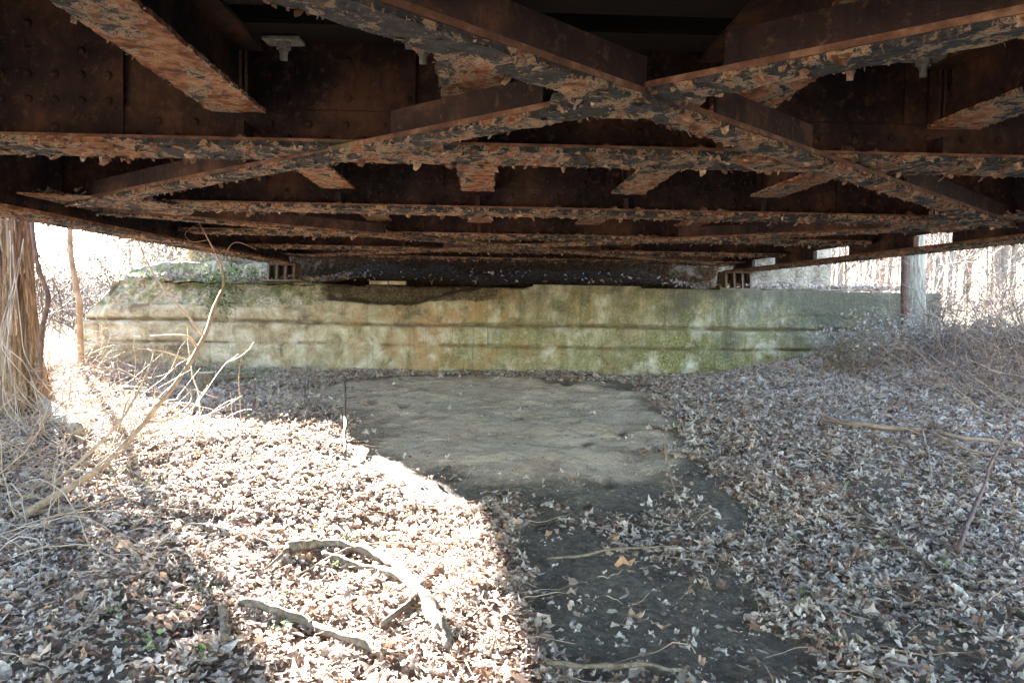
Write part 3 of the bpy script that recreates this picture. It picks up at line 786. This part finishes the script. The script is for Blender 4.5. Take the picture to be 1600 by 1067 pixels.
seatl = leaves('seat_leaf_litter', np.stack([x, y, .235+RNG.uniform(0, .06, len(x))+.03+.20*ss(y, 12.9, 14.3)*ss(x, -3.0, -1.8)*(1-ss(x, 2.6, 3.7))], -1), RNG.uniform(.025, .05, len(x)), M['leaf'], RNG.random(len(x))*.97, .5)
tag(seatl, 'brown leaves and debris lying on top of the concrete abutment', 'leaf litter', kind='stuff')
# heaps caught on the bridge flanges
P = []
for (x0, x1, y0, y1, z0, n) in ((-3.0, -2.25, 5.6, 6.0, ZB+.01, 110), (3.2, 3.85, 5.6, 6.0, ZB+.01, 90)):
    for i in range(n): P.append((random.uniform(x0, x1), random.uniform(y0, y1), z0+abs(random.gauss(0, .02))))
P = np.array(P); bl = leaves('caught_leaves', P, RNG.uniform(.02, .036, len(P)), M['leaf'], RNG.uniform(.3, .9, len(P)), .4)
tag(bl, 'small heaps of dead leaves caught on the bridge steel plates', 'leaves', kind='stuff')

# ------------------------------------------------------------------ twigs
def twig_path(p, d, L, n=6, curl=.35, grav=0.):
    pts = [Vector(p)]; d = Vector(d).normalized()
    for i in range(n):
        d = (d+Vector((random.uniform(-1, 1), random.uniform(-1, 1), random.uniform(-1, 1)))*curl*.5+Vector((0, 0, -grav))).normalized()
        pts.append(pts[-1]+d*L/n)
    return pts
def taper(r0, r1, n): return [r0+(r1-r0)*i/(n-1) for i in range(n)]
def twigs_on_ground(name, n, dens, label, mat, rng_=(.0015, .004), Lr=(.1, .5), box=(-6, 7, 2.6, 12.4)):
    mb = MB(); c_ = 0
    while c_ < n:
        x = random.uniform(box[0], box[1]); y = random.uniform(box[2], box[3])
        if not in_view(x, y): continue
        if random.random() > dens(x, y): continue
        a = random.uniform(0, 6.283); L = random.uniform(*Lr); k = 5
        pts = twig_path((x, y, 0), (math.cos(a), math.sin(a), 0), L, k, .5)
        pts = [Vector((p.x, p.y, g1(p.x, p.y)+.02+.03*random.random())) for p in pts]
        r_ = random.uniform(*rng_); mb.tube(pts, taper(r_, r_*.4, k+1), 4, 0); c_ += 1
    o = mb.build(name, [mat]); tag(o, label, 'twigs', kind='stuff')
twigs_on_ground('fallen_twigs', 1800, lambda x, y: .06+.94*float(litter_density(np.array([x]), np.array([y]))[0]), 'many thin broken twigs lying scattered over the leaves', M['twig'])

def stick(name, px, r0, r1, label, cat='branch', mat='branch', lift=.045, seg=8, rough=.12, sub=6, wob=.015, group=None, sides=()):
    """a fallen branch through ground pixels; entries may carry a lift"""
    P = []
    for q in px:
        p = gp(q[0], q[1]); p.z += lift+(q[2] if len(q) > 2 else 0); P.append(p)
    pts = wig(wig(smooth_path(P, sub), wob*1.6, 3, r0*100), wob*.7, 14, r0*77)
    base = pts[0].copy()
    mb = MB(); mb.tube(pts, [a*random.uniform(.8, 1.2)*(1-.45*(i_/len(pts))**6) for i_, a in enumerate(taper(r0, r1, len(pts)))], seg, 0, rough*1.4)
    o = mb.build(name, [M[mat]], None, base); tag(o, label, cat, group)
    for sp in sides:
        P2 = []
        for q in sp[0]:
            p = gp(q[0], q[1]); p.z += lift+(q[2] if len(q) > 2 else 0); P2.append(p)
        pts = wig(smooth_path(P2, 5), wob*.6, 5, 3)
        m2 = MB(); m2.tube(pts, taper(sp[1], sp[2], len(pts)), max(5, seg-2), 0, rough)
        s2 = m2.build('side_branch', [M[mat]]); s2.parent = o; s2.location = -base
    return o
stick('fallen_branch', [(452, 868), (520, 862), (590, 882), (640, 915), (668, 950), (690, 1000, -.02), (712, 1035, -.05)], 
      .031, .033,
      'thick curved dead branch arching over the sunlit leaves', sides=[([(452, 868), (440, 880), (415, 905)], .014, .006), ([(660, 925), (640, 955), (598, 995)], .024, .014)])
stick('fallen_branch', [(505, 880), (545, 893), (600, 905), (650, 935), (678, 985), (690, 1000)], .020, .026, 'thinner dead branch lying just below the arching branch')
stick('fallen_branch', [(375, 952), (430, 970), (490, 992), (560, 1020), (600, 1040)], .022, .026, 'straight dead branch at the lower middle of the sun patch')
stick('fallen_branch', [(350, 960), (352, 990), (350, 1015)], .020, .022, 'short stubby pale stick end standing among sunlit leaves')
stick('fallen_branch', [(1285, 664, .02), (1310, 672, .03), (1370, 680, .03), (1450, 688, .04), (1520, 702, .05), (1600, 712, .05)], .026, .016,
      'long brown branch lying across the leaves on the right bank', mat='brown', sides=[([(1450, 688, .04), (1500, 712, .03), (1600, 735, .02)], .016, .008), ([(1440, 685, .04), (1450, 720, .02), (1455, 765)], .009, .004)])
stick('fallen_branch', [(1335, 805), (1380, 835), (1410, 865), (1440, 885), (1490, 915)], .011, .005, 'thin brown stick on the leaves right of the bare soil')
stick('fallen_branch', [(1492, 872), (1520, 830, .10), (1545, 780, .22), (1585, 735, .35)], .020, .006, 'dark leaning forked stick rooted in leaves at far right', mat='dark')
stick('fallen_branch', [(850, 882), (910, 878), (980, 872), (1060, 868)], .010, .007, 'thin straight stick at the shadow edge of the dark soil')
stick('fallen_branch', [(538, 635, .22), (540, 680, .1), (537, 725)], .014, .016, 'short grey stick standing upright left of the bare dirt')
stick('fallen_branch', [(533, 722), (565, 742, .03), (610, 752)], .007, .004, 'thin pale twig below the upright grey stick', mat='twig')
stick('fallen_branch', [(482, 600, .06), (478, 620), (476, 635)], .011, .009, 'small bent grey stick below the left half of the wall')
stick('fallen_branch', [(855, 1058), (930, 1062), (1000, 1060), (1080, 1064)], .013, .010, 'dark rotten branch at the bottom edge of the dark soil')
stick('fallen_branch', [(1040, 730), (1035, 700, .1), (1050, 770, .02), (1075, 820)], .005, .004, 'thin dry bent stem at the right edge of the dirt', mat='twig')
stick('fallen_branch', [(690, 860), (560, 868, .0), (430, 930)], .006, .004, 'slender twig crossing behind the arching branch', mat='twig')
stick('fallen_log', [(60, 645, .08), (95, 668, .05), (122, 690, .03)], .075, .07, 'short sunlit log lying beside the shaggy trunk', cat='log', mat='grey')
# stump by the wall
def stump():
    p = gp(322, 606); b = MB(); r_ = .105
    b.tube([p+Vector((0, 0, -.1)), p+Vector((0, 0, .05)), p+Vector((0, 0, .19))], [r_*1.2, r_*1.03, r_], 14, 0, .07)
    o = b.build('tree_stump', [M['branch']], None, p); tag(o, 'small sawn stump at the foot of the wall on the left', 'stump')
    c_ = MB(); c_.tube([p+Vector((0, 0, .188)), p+Vector((0, 0, .197))], [r_*.97, r_*.95], 14, 0, .02, False); q = c_.build('cut_face', [M['cut']]); q.parent = o; q.location = -p
    stick('fallen_branch', [(350, 600, .03), (385, 597, .03), (400, 595, .02)], .035, .03, 'short chunk of wood lying right of the stump')
stump()

# ------------------------------------------------------------------ trees
def bark_trunk(name, base, top, r0, r1, mat, label, cat='tree', strips=0, seg=40, amp=.12, group=None):
    base = Vector(base); top = Vector(top); root = empty(name, base); tag(root, label, cat, group)
    n = 60; vs = []; fs = []; mb = MB()
    for i in range(n+1):
        t = i/n; c_ = base.lerp(top, t)+Vector((math.sin(t*3+r0*9)*.05, 0, 0))
        r_ = r0+(r1-r0)*t+r0*.5*math.exp(-t*14)
        for k in range(seg):
            a = 2*math.pi*k/seg
            q = 1+amp*(mnoise.noise(Vector((math.cos(a)*6, math.sin(a)*6, t*2.2+r0*50)))*1.2)+amp*.6*mnoise.noise(Vector((math.cos(a)*14, math.sin(a)*14, t*9)))
            vs.append(c_+Vector((math.cos(a)*r_*q, math.sin(a)*r_*q, 0)))
    for i in range(n):
        for k in range(seg): j = (k+1) % seg; fs.append((i*seg+k, i*seg+j, (i+1)*seg+j, (i+1)*seg+k))
    mb.add(vs, fs, 0, False)
    for s_ in range(strips):
        a = random.uniform(math.pi*.9, math.pi*2.1); t = random.random()*.7; L = random.uniform(.02, .09); w_ = random.uniform(.005, .014)
        pr = None
        V_ = []
        for j in range(6):
            tt = t+L*j/5; c_ = base.lerp(top, tt); r_ = (r0+(r1-r0)*tt+r0*.5*math.exp(-tt*14))*(1.0+.03*amp/.12)+.012+.03*random.random()
            aa = a+random.uniform(-.02, .02)
            V_ += [c_+Vector((math.cos(aa-w_/r_)*r_, math.sin(aa-w_/r_)*r_, 0)), c_+Vector((math.cos(aa+w_/r_)*r_, math.sin(aa+w_/r_)*r_, 0))]
        mb.add(V_, [(2*j, 2*j+1, 2*j+3, 2*j+2) for j in range(5)], 0)
    tr = mb.build('trunk', [M[mat]]); tr.parent = root; tr.location = -base
    return root
def crown_mb(base, top, r_, n=26, L=1.6, up=.3, depth=2, start=.3, thick=1.):
    mb = MB(); base = Vector(base); top = Vector(top)
    def grow(p, d, L, r, lev):
        pts = twig_path(p, d, L, 5, .45, -.05); mb.tube(pts, taper(r, r*.35, 6), 4 if lev else 5, 0, cap=False)
        if lev < depth:
            for k in range(random.randint(4, 6)):
                q = random.randint(1, 5); dd = (pts[q]-pts[q-1]).normalized()+Vector((random.uniform(-1, 1), random.uniform(-1, 1), random.uniform(-.6, .8)))
                grow(pts[q], dd, L*random.uniform(.4, .65), r*.5, lev+1)
    for i in range(n):
        t = start+(1-start)*random.random(); a = random.uniform(0, 6.283)
        grow(base.lerp(top, t), (math.cos(a), math.sin(a), up+random.uniform(-.3, .6)), L*(1.2-t*.6), r_*(.5-.25*t)*thick, 0)
    return mb
# the big shaggy trunk on the left and its neighbour just outside the picture
b = gp(22, 705); b = Vector((-4.92, 8.5, g1(-4.92, 8.5)-.1))
t1 = bark_trunk('cedar_tree', b, b+Vector((-.05, .1, 7)), .40, .30, 'cedar', 'big shaggy brown cedar trunk at the left edge of the view', strips=420, seg=110, amp=.2)
c1 = crown_mb(b, b+Vector((-.05, .1, 8)), .2, 20, 2.0, .2, 2, .45).build('crown', [M['twig']]); c1.parent = t1; c1.location = -b
b2 = Vector((-6.05, 8.9, g1(-6.05, 8.9)-.1))
b4 = Vector((-7.4, 8.8, g1(-7.4, 8.8)-.1))
t4 = bark_trunk('cedar_tree', b4, b4+Vector((.1, .2, 7)), .5, .4, 'cedar', 'broad shaggy cedar trunk farthest left, unseen, added to shade the ground', strips=30)  # out of view, added to keep sun off the lower-left ground
t2 = bark_trunk('cedar_tree', b2, b2+Vector((.1, .2, 7)), .46, .36, 'cedar', 'unseen second shaggy cedar trunk left of the big one, blocking sun', strips=60)  # out of view, sized to help block sun from the lower left
b5 = Vector((-10.3, 15.2, g1(-10.3, 15.2)-.1))
t5 = bark_trunk('cedar_tree', b5, b5+Vector((.1, .2, 6.5)), .22, .08, 'cedar', 'unseen bushy cedar added far left behind the wall end for its shadow', seg=16)  # unseen tree, its dense crown placed to shade the lower-left ground
random.seed(3); cp = []
for i in range(26000):
    a = random.uniform(0, 6.283); zz = random.random(); rr = (2.45-1.3*max(0, zz-.35))*math.sqrt(random.random())*(.85+.2*math.sin(a*5+zz*9))
    cp.append((b5.x+rr*math.cos(a), b5.y+rr*math.sin(a), 1.75+.25*math.sin(a*3)+zz*4.6))
cp = np.array(cp); cc = leaves('crown', cp, RNG.uniform(.05, .11, len(cp)), M['ivy'], RNG.random(len(cp))*.5, .8); cc.parent = t5; cc.location = -b5
# the grey trunk in front of the right end of the wall
b = Vector((at(1424, 480, 11.6).x, 11.6, g1(5.9, 11.6)-.1))
t3 = bark_trunk('hardwood_tree', b, b+Vector((-.25, .1, 8)), .155, .12, 'grey', 'grey ridged trunk in front of the right end of the wall', seg=28, amp=.05)
c3 = crown_mb(b, b+Vector((-.25, .1, 8)), .14, 16, 2.2, .4, 2, .5).build('crown', [M['brush']]); c3.parent = t3; c3.location = -b
v3 = MB(); P = [b+Vector((-.13, -.12, .2)), b+Vector((-.155, -.10, .9)), b+Vector((-.17, -.09, 1.6)), b+Vector((-.20, -.06, 2.6))]
v3.tube(wig(smooth_path(P, 6), .01, 5), taper(.055, .05, 19), 8, 0, .1); o = v3.build('trunk_side_shade', [M['dark']], None, P[0])  # dark tube drawn for the shade on the trunk's left side
tag(o, 'dark stem standing in for the shaded left side of the grey trunk', 'vine')

# background woodland: three kinds, copied
protos = []
for k, (r_, h, mat) in enumerate(((.08, 8, 'pale_far'), (.12, 10, 'pale_far'), (.04, 6, 'shade'), (.08, 9, 'pale_far'))):
    root = empty('bare_tree', (0, 0, 0)); mb = MB(); top = Vector((random.uniform(-.8, .8), random.uniform(-.4, .4), h))
    pts = wig([top*(i/12) for i in range(13)], .12, .6, k); mb.tube([Vector((0, 0, -.3))]+pts[1:], taper(r_, r_*.25, 13), 9, 0, .06)
    tr = mb.build('trunk', [M[mat]]); tr.parent = root
    cr_ = crown_mb((0, 0, 0), top, r_, 24, 2.2, .5, 2, .18, .9).build('crown', [M[mat]]); cr_.parent = root
    protos.append(root)
used = set()
KL = ['slim pale bare tree', 'stout pale bare tree', 'thin brown bare sapling', 'grey bare tree']
def plant(k, x, y, where, sc=1.0):
    if x < 0 and abs(x+(y-4.5)*math.tan(SUN_AZ)+1.3) < 3.6: return
    r_ = protos[k]
    if k in used: r_ = copy_tree(r_)
    used.add(k)
    r_.location = (x, y, g1(x, y)); r_.rotation_euler.z = random.uniform(0, 6.28); r_.scale = (sc, sc, sc*random.uniform(.9, 1.2))
    tag(r_, KL[k]+' in the sunlit wood '+where, 'tree', KL[k]+'s '+where)
random.seed(21)
for i in range(70):                                   # right of the bridge
    Y = random.uniform(20, 50); px = random.uniform(1290, 1680); p = at(px, 470, Y)
    plant(random.choice([0, 0, 1, 2, 3]), p.x, Y, 'beyond the right end of the abutment', random.uniform(.8, 1.25))
for i in range(48):                                   # left
    Y = random.uniform(20, 48); px = random.uniform(-80, 330); p = at(px, 470, Y)
    plant(random.choice([0, 2, 2, 3]), p.x, Y, 'beyond the left end of the abutment', random.uniform(.7, 1.1))
random.seed(5)

# thickets behind: a mass of fine stems
def thicket(name, n, x0, x1, y0, y1, label, mat, hr=(.8, 2.6), rr=(.003, .008), cat='brush', avoid=True, lean=.7, branch=2, seg=3):
    mb = MB(); c_ = 0
    while c_ < n:
        x = random.uniform(x0, x1); y = random.uniform(y0, y1)
        if y > 12.5 and y < 15.2 and WX0-.1 < x < WX1+.1: continue
        if avoid and y > 13 and -5 < x < 6: continue
        h = random.uniform(*hr); p = Vector((x, y, g1(x, y)))
        d = Vector((random.uniform(-lean, lean), random.uniform(-lean, lean), 1)); r_ = random.uniform(*rr)
        pts = twig_path(p, d, h, 6, .5, .09); mb.tube(pts, taper(r_, r_*.3, 7), seg, 0, cap=False)
        for b_ in range(branch):
            q = random.randint(1, 5); dd = Vector((random.uniform(-1, 1), random.uniform(-1, 1), random.uniform(-.2, 1)))
            q2 = twig_path(pts[q], dd, h*random.uniform(.2, .5), 4, .5, .05); mb.tube(q2, taper(r_*.6, r_*.2, 5), 3, 0, cap=False)
        c_ += 1
    o = mb.build(name, [M[mat]]); tag(o, label, cat, kind='stuff'); return o
thicket('background_thicket', 1500, 7.5, 26, 14, 38, 'tangled pale undergrowth in the sunlit wood on the right', 'shade', (.6, 3.6), (.006, .018), branch=3)
thicket('background_thicket', 3200, -24, -5.5, 15, 40, 'tangled pale undergrowth in the sunlit wood on the left', 'shade', (.8, 3.6), (.008, .022), branch=3)
# brush on the right bank
thicket('bramble_brush', 1300, 4.9, 9.0, 7.8, 13.0, 'dense dry bramble stems on the right bank before the wall end', 'brown', (.25, .95), (.003, .008), lean=1.5, branch=3)
thicket('bramble_brush', 420, 3.4, 6.5, 6.0, 9.0, 'low thin dry stems on the leafy right bank', 'brown', (.15, .6), (.002, .005), lean=2.2, branch=2)
thicket('bramble_brush', 330, -5.4, -2.8, 4.8, 8.4, 'tangle of dry bramble stems at the foot of the cedar trunk', 'twig', (.3, 1.2), (.003, .009), lean=1.8, branch=3)
thicket('bramble_brush', 300, -6.2, -4.2, 8.2, 12.2, 'thin pale stems between the cedar trunk and the wall', 'twig', (.3, 1.2), (.002, .005), lean=1.5, branch=2)

thicket('bramble_brush', 420, 5.6, 9.5, 7.6, 11.6, 'tall dry brown bramble stems rising at the right edge of the bank', 'brown', (.8, 1.7), (.004, .011), lean=1.1, branch=4)
# grass in the open light, left and right of the wall
def grass(name, n, x0, x1, y0, y1, label, h=(.1, .4)):
    x = RNG.uniform(x0, x1, n); y = RNG.uniform(y0, y1, n); k = ~((y > 12.4) & (y < 15) & (x > WX0-.1) & (x < WX1+.1)) & ~((y > 13) & (x > -6.5) & (x < 7.2)); x, y = x[k], y[k]; n = len(x)
    z = G(x, y); a = RNG.uniform(0, 6.28, n); L = RNG.uniform(h[0], h[1], n); w_ = .0012+.0012*RNG.random(n)+.00045*(y-8).clip(0); b = RNG.uniform(.2, 1.1, n); c_ = RNG.uniform(0, 6.28, n)
    ca, sa = np.cos(a)*w_, np.sin(a)*w_; bx, by = np.cos(c_)*b*L, np.sin(c_)*b*L
    V = np.stack([np.stack([x-ca, y-sa, z], -1), np.stack([x+ca, y+sa, z], -1), np.stack([x+bx*.3+ca*.7, y+by*.3+sa*.7, z+L*.6], -1), np.stack([x+bx*.3-ca*.7, y+by*.3-sa*.7, z+L*.6], -1), np.stack([x+bx, y+by, z+L*(1-.3*b)], -1)], 1)
    F1 = np.arange(n)[:, None]*5; Fc = np.concatenate([F1+np.array([[0, 1, 2]]), F1+np.array([[0, 2, 3]]), F1+np.array([[3, 2, 4]])])
    o = np_mesh(name, V.reshape(-1, 3), Fc, M['grass'], {'tint': np.repeat(RNG.random(n), 5)}); tag(o, label, 'grass', kind='stuff')
grass('dry_grass', 30000, -14, -5.8, 11, 26, 'pale dry grass beyond the left end of the wall')
grass('dry_grass', 40000, 6.5, 20, 12, 28, 'pale dry grass beyond the right end of the wall', (.1, .5))
grass('dry_grass', 700, 3.8, 8.5, 8.5, 12.6, 'thin dry grass blades on the right bank', (.1, .25))
grass('dry_grass', 1200, -5.5, -2.0, 8.5, 12.5, 'thin dry grass blades before the left part of the wall', (.05, .2))

def tufts():
    n = 900; x = RNG.choice([-3.6, -3.3, -3.0, -4.2, -3.9], n)+RNG.normal(0, .10, n); y = RNG.choice([11.2, 11.5, 10.9, 11.9], n)+RNG.normal(0, .10, n)
    L = RNG.uniform(.05, .13, n); a = RNG.uniform(0, 6.28, n); z = G(x, y); w_ = .004
    V = np.stack([np.stack([x-w_, y, z], -1), np.stack([x+w_, y, z], -1), np.stack([x+np.cos(a)*L*.5, y+np.sin(a)*L*.5, z+L], -1)], 1)
    o = np_mesh('green_grass', V.reshape(-1, 3), np.arange(n*3).reshape(-1, 3), M['ivy'], {'tint': np.repeat(RNG.random(n), 3)}); tag(o, 'small tufts of fresh green grass near the stump', 'grass', kind='stuff')
tufts()
# silvery dry weeds before the right end of the wall
def weed(name, p, h, n, label, mat='frost', stem='brush', ls=.018, group=None, spread=.7):
    p = Vector(p); root = empty(name, p); tag(root, label, 'weed', group); mb = MB(); P = []
    for i in range(n):
        pts = twig_path(p+Vector((random.uniform(-.08, .08), random.uniform(-.08, .08), 0)), (random.uniform(-spread, spread), random.uniform(-spread, spread), 1), h*random.uniform(.6, 1.1), 7, .35, .03)
        mb.tube(pts, taper(.004, .0015, 8), 4, 0, cap=False)
        for q in range(2, 8):
            for k in range(2):
                t = twig_path(pts[q], (random.uniform(-1, 1), random.uniform(-1, 1), random.uniform(-.1, .8)), h*.22, 3, .4, .02); mb.tube(t, taper(.002, .001, 4), 3, 0, cap=False)
                for u in t[1:]: P.append(tuple(u)); P.append(tuple(u+Vector((random.gauss(0, .015), random.gauss(0, .015), random.gauss(0, .012)))))
    s_ = mb.build('stem', [M[stem]]); s_.parent = root; s_.location = -p
    P = np.array(P); l = leaves('foliage', P, RNG.uniform(ls*.6, ls*1.2, len(P)), M[mat], RNG.random(len(P)), .7); l.parent = root; l.location = -p
WD = [(1300, 590, 11.2, .55, 'silvery dry weed at the wall foot, leftmost of the weeds left of the grey trunk'), (1335, 600, 10.9, .8, 'tall silvery dry weed left of the grey trunk, in front of the wall'),
      (1372, 600, 10.7, .85, 'tallest silvery weed standing right against the grey trunk'), (1405, 610, 10.6, .65, 'silvery weed directly below the grey trunk'),
      (1450, 600, 10.8, .6, 'silvery dry weed just right of the grey trunk'), (1500, 590, 11.4, .6, 'greyish weed before the right corner of the wall'), (1560, 610, 10.2, .55, 'greyish weed on the bank right of the wall')]
for px, py, Y, h, lb in WD:
    p = at(px, py, Y); weed('dry_weed', (p.x, Y, g1(p.x, Y)), h, 9, lb, ls=.026)

# ivy over the left part of the abutment top
def ivy(name, pts, n, spread, label, mat='ivy', size=(.018, .035), cat='ivy'):
    P = []
    for i in range(n):
        c_ = Vector(random.choice(pts)).lerp(Vector(random.choice(pts)), random.random()**2*.6)
        P.append((c_.x+random.gauss(0, spread[0]), c_.y+random.gauss(0, spread[1]), c_.z+random.gauss(0, spread[2])))
    P = np.array(P); o = leaves(name, P, RNG.uniform(*size, len(P)), M[mat], RNG.random(len(P)), .8); tag(o, label, cat, kind='stuff')
ivy('ivy_cover', [at(345, 440, 12.62), at(350, 465, 12.6), at(340, 480, 12.58), at(385, 425, 12.9), at(325, 430, 12.9)], 520, (.13, .05, .08), 'green ivy spilling over the left top of the abutment')
ivy('moss_cover', [at(230, 432, 12.9), at(420, 432, 13.0), at(300, 425, 13.2), at(480, 440, 12.8)], 420, (.25, .12, .03), 'small green leaves growing along the crumbling wall top', size=(.012, .025), cat='moss')
ivy('yellow_vine', [at(270, 395, 14.2), at(262, 412, 14.1), at(325, 400, 14.2), at(400, 405, 14.2), at(300, 392, 14.2), at(370, 398, 14.2)], 120, (.24, .06, .08), 'yellow backlit vine leaves hanging at the backwall corner', 'yellow', (.02, .045), 'vine')
# sparse green plants in the litter
P = []
for i in range(420):
    x = random.uniform(-5, 6.5); y = random.uniform(3.5, 12.4)
    if float(litter_density(np.array([x]), np.array([y]))[0]) < .5 or vn(x*1.3, y*1.3, 77) < .52: continue
    for k in range(random.randint(3, 8)): P.append((x+random.gauss(0, .035), y+random.gauss(0, .035), g1(x, y)+random.uniform(.03, .09)))
P = np.array(P); gl = leaves('green_seedlings', P, RNG.uniform(.010, .024, len(P)), M['ivy'], RNG.random(len(P)), .5)
tag(gl, 'tiny green seedlings poking through the leaf litter', 'seedlings', kind='stuff')

# ------------------------------------------------------------------ standing stems on the left
random.seed(8)
def stem(name, pix, r0, r1, label, mat='twig', cat='sapling', sides=(), wob=.012, seg=6):
    P = [at(*q) for q in pix]; pts = wig(smooth_path(P, 7), wob, 3, r0*50); base = pts[0].copy()
    mb = MB(); mb.tube(pts, [a*random.uniform(.9, 1.1) for a in taper(r0, r1, len(pts))], seg, 0, .06)
    o = mb.build(name, [M[mat]], None, base); tag(o, label, cat)
    for sp, ra, rb in sides:
        q = wig(smooth_path([at(*k) for k in sp], 6), wob*.6, 4, 2); m2 = MB(); m2.tube(q, taper(ra, rb, len(q)), 5, 0, .05)
        s2 = m2.build('side_shoot', [M[mat]]); s2.parent = o; s2.location = -base
    return o
stem('leaning_sapling', [(-30, 850, 5.2), (60, 790, 5.6), (150, 735, 6.1), (215, 672, 6.6), (280, 592, 7.2), (318, 525, 7.7), (335, 480, 8.0), (350, 445, 8.2), (345, 415, 8.3), (325, 375, 8.3), (303, 335, 8.2)], .032, .004,
     'long leaning sapling reaching from lower left up past the wall', sides=[([(318, 525, 7.7), (285, 485, 7.8), (240, 430, 7.9), (215, 370, 8.0), (212, 312, 8.1)], .012, .005),
     ([(310, 545, 7.6), (290, 525, 7.5), (235, 525, 7.4)], .012, .006), ([(300, 565, 7.5), (255, 550, 7.5), (215, 545, 7.4)], .008, .004), ([(345, 415, 8.3), (365, 380, 8.4), (400, 390, 8.4)], .006, .003),
     ([(325, 375, 8.3), (300, 378, 8.2), (290, 365, 8.2), (312, 350, 8.2)], .004, .002), ([(225, 660, 6.7), (265, 655, 6.8), (300, 625, 7.0), (285, 600, 7.1)], .012, .006)])
stem('leaning_sapling', [(-20, 820, 5.8), (60, 775, 6.0), (150, 700, 6.3), (200, 640, 6.6), (240, 560, 7.0), (232, 545, 7.1)], .016, .006, 'second paler stem running beside the long leaning sapling')
stem('thin_shoot', [(378, 700, 8.3), (376, 640, 8.3), (374, 595, 8.3), (377, 555, 8.3)], .007, .003, 'thin bare upright shoot before the left half of the wall')
stem('thin_shoot', [(180, 790, 6.6), (172, 720, 6.6), (160, 660, 6.7)], .006, .003, 'thin upright shoot in the sunny brush at left')
stem('slim_tree', [(124, 620, 11.5), (125, 490, 11.5), (118, 440, 11.5), (110, 380, 11.5), (110, 320, 11.5), (112, 250, 11.5)], .045, .035, 'slim reddish stem rising left of the wall end', cat='tree', wob=.03, seg=8)
stem('hanging_vine', [(45, 300, 8.1), (54, 380, 8.0), (60, 420, 8.0), (75, 465, 8.0), (66, 520, 8.0), (62, 600, 8.0)], .022, .024, 'dark twisted vine hanging beside the cedar trunk', 'dark', 'vine', sides=[([(58, 395, 8.0), (80, 430, 8.1), (97, 480, 8.2), (92, 530, 8.2)], .007, .003)])
for k in range(7):
    stem('leafless_vine', [(random.uniform(-5, 40), random.uniform(330, 480), 7.7), (random.uniform(0, 50), random.uniform(480, 560), 7.5), (random.uniform(0, 80), random.uniform(560, 640), 7.3), (random.uniform(20, 140), random.uniform(660, 760), 6.9)], .005, .0025,
         'thin pale vine trailing down over the cedar trunk', 'brush', 'vine'); COL.objects[-1]['group'] = 'thin vines on the cedar trunk'
# arching stems over the sunny bank
arch = MB()
for k in range(150):
    p = gp(random.uniform(-60, 260), random.uniform(620, 900)); a = random.uniform(0, 6.28)
    q = twig_path(p, (math.cos(a), math.sin(a)*.4, random.uniform(.2, 1.3)), random.uniform(.3, 1.0), 8, .5, .2); r_ = random.uniform(.0018, .0055); arch.tube(q, taper(r_, r_*.5, 9), 5, 0)
o = arch.build('arching_brambles', [M['brush']]); tag(o, 'pale arching bramble canes over the sunny left bank', 'brambles', kind='stuff')
# sticks on the right of the seat top
sk = MB()
for k in range(46):
    x = random.uniform(3.9, 6.6); y = random.uniform(12.85, 13.9); a = random.uniform(-.6, .6)+(math.pi if random.random() < .5 else 0)
    q = twig_path((x, y, .26), (math.cos(a), math.sin(a), random.uniform(.0, .35)), random.uniform(.3, 1.0), 6, .4, .06); q = [Vector((v.x, v.y, max(v.z, .24))) for v in q]
    r_ = random.uniform(.004, .014); sk.tube(q, taper(r_, r_*.4, 7), 5, 0)
o = sk.build('seat_sticks', [M['brush']]); tag(o, 'grey dead sticks piled on the right top of the wall', 'sticks', kind='stuff')
# loose stones on the crumbling top
for k, (px, py) in enumerate(((228, 436), (262, 428), (300, 426), (340, 424))):
    b = MB(); p = at(px, py, 13.0); p.z = .27; s_ = random.uniform(.07, .12)
    me_v = []
    b.dome(p-Vector((0, 0, .03)), (random.uniform(-.3, .3), random.uniform(-.3, .3), 1), s_, 0, 9, .8)
    b.v = [tuple(Vector(v)+mnoise.noise_vector(Vector(v)*9)*.03) for v in b.v]
    o = b.build('loose_rubble', [M['moss']], None, p)
    tag(o, ['leftmost lump of broken concrete on the crumbling wall top', 'second lump of broken concrete from the left on the wall top', 'third lump of concrete from the left on the wall top', 'lump of broken concrete on the wall top nearest the ivy'][k], 'rubble')
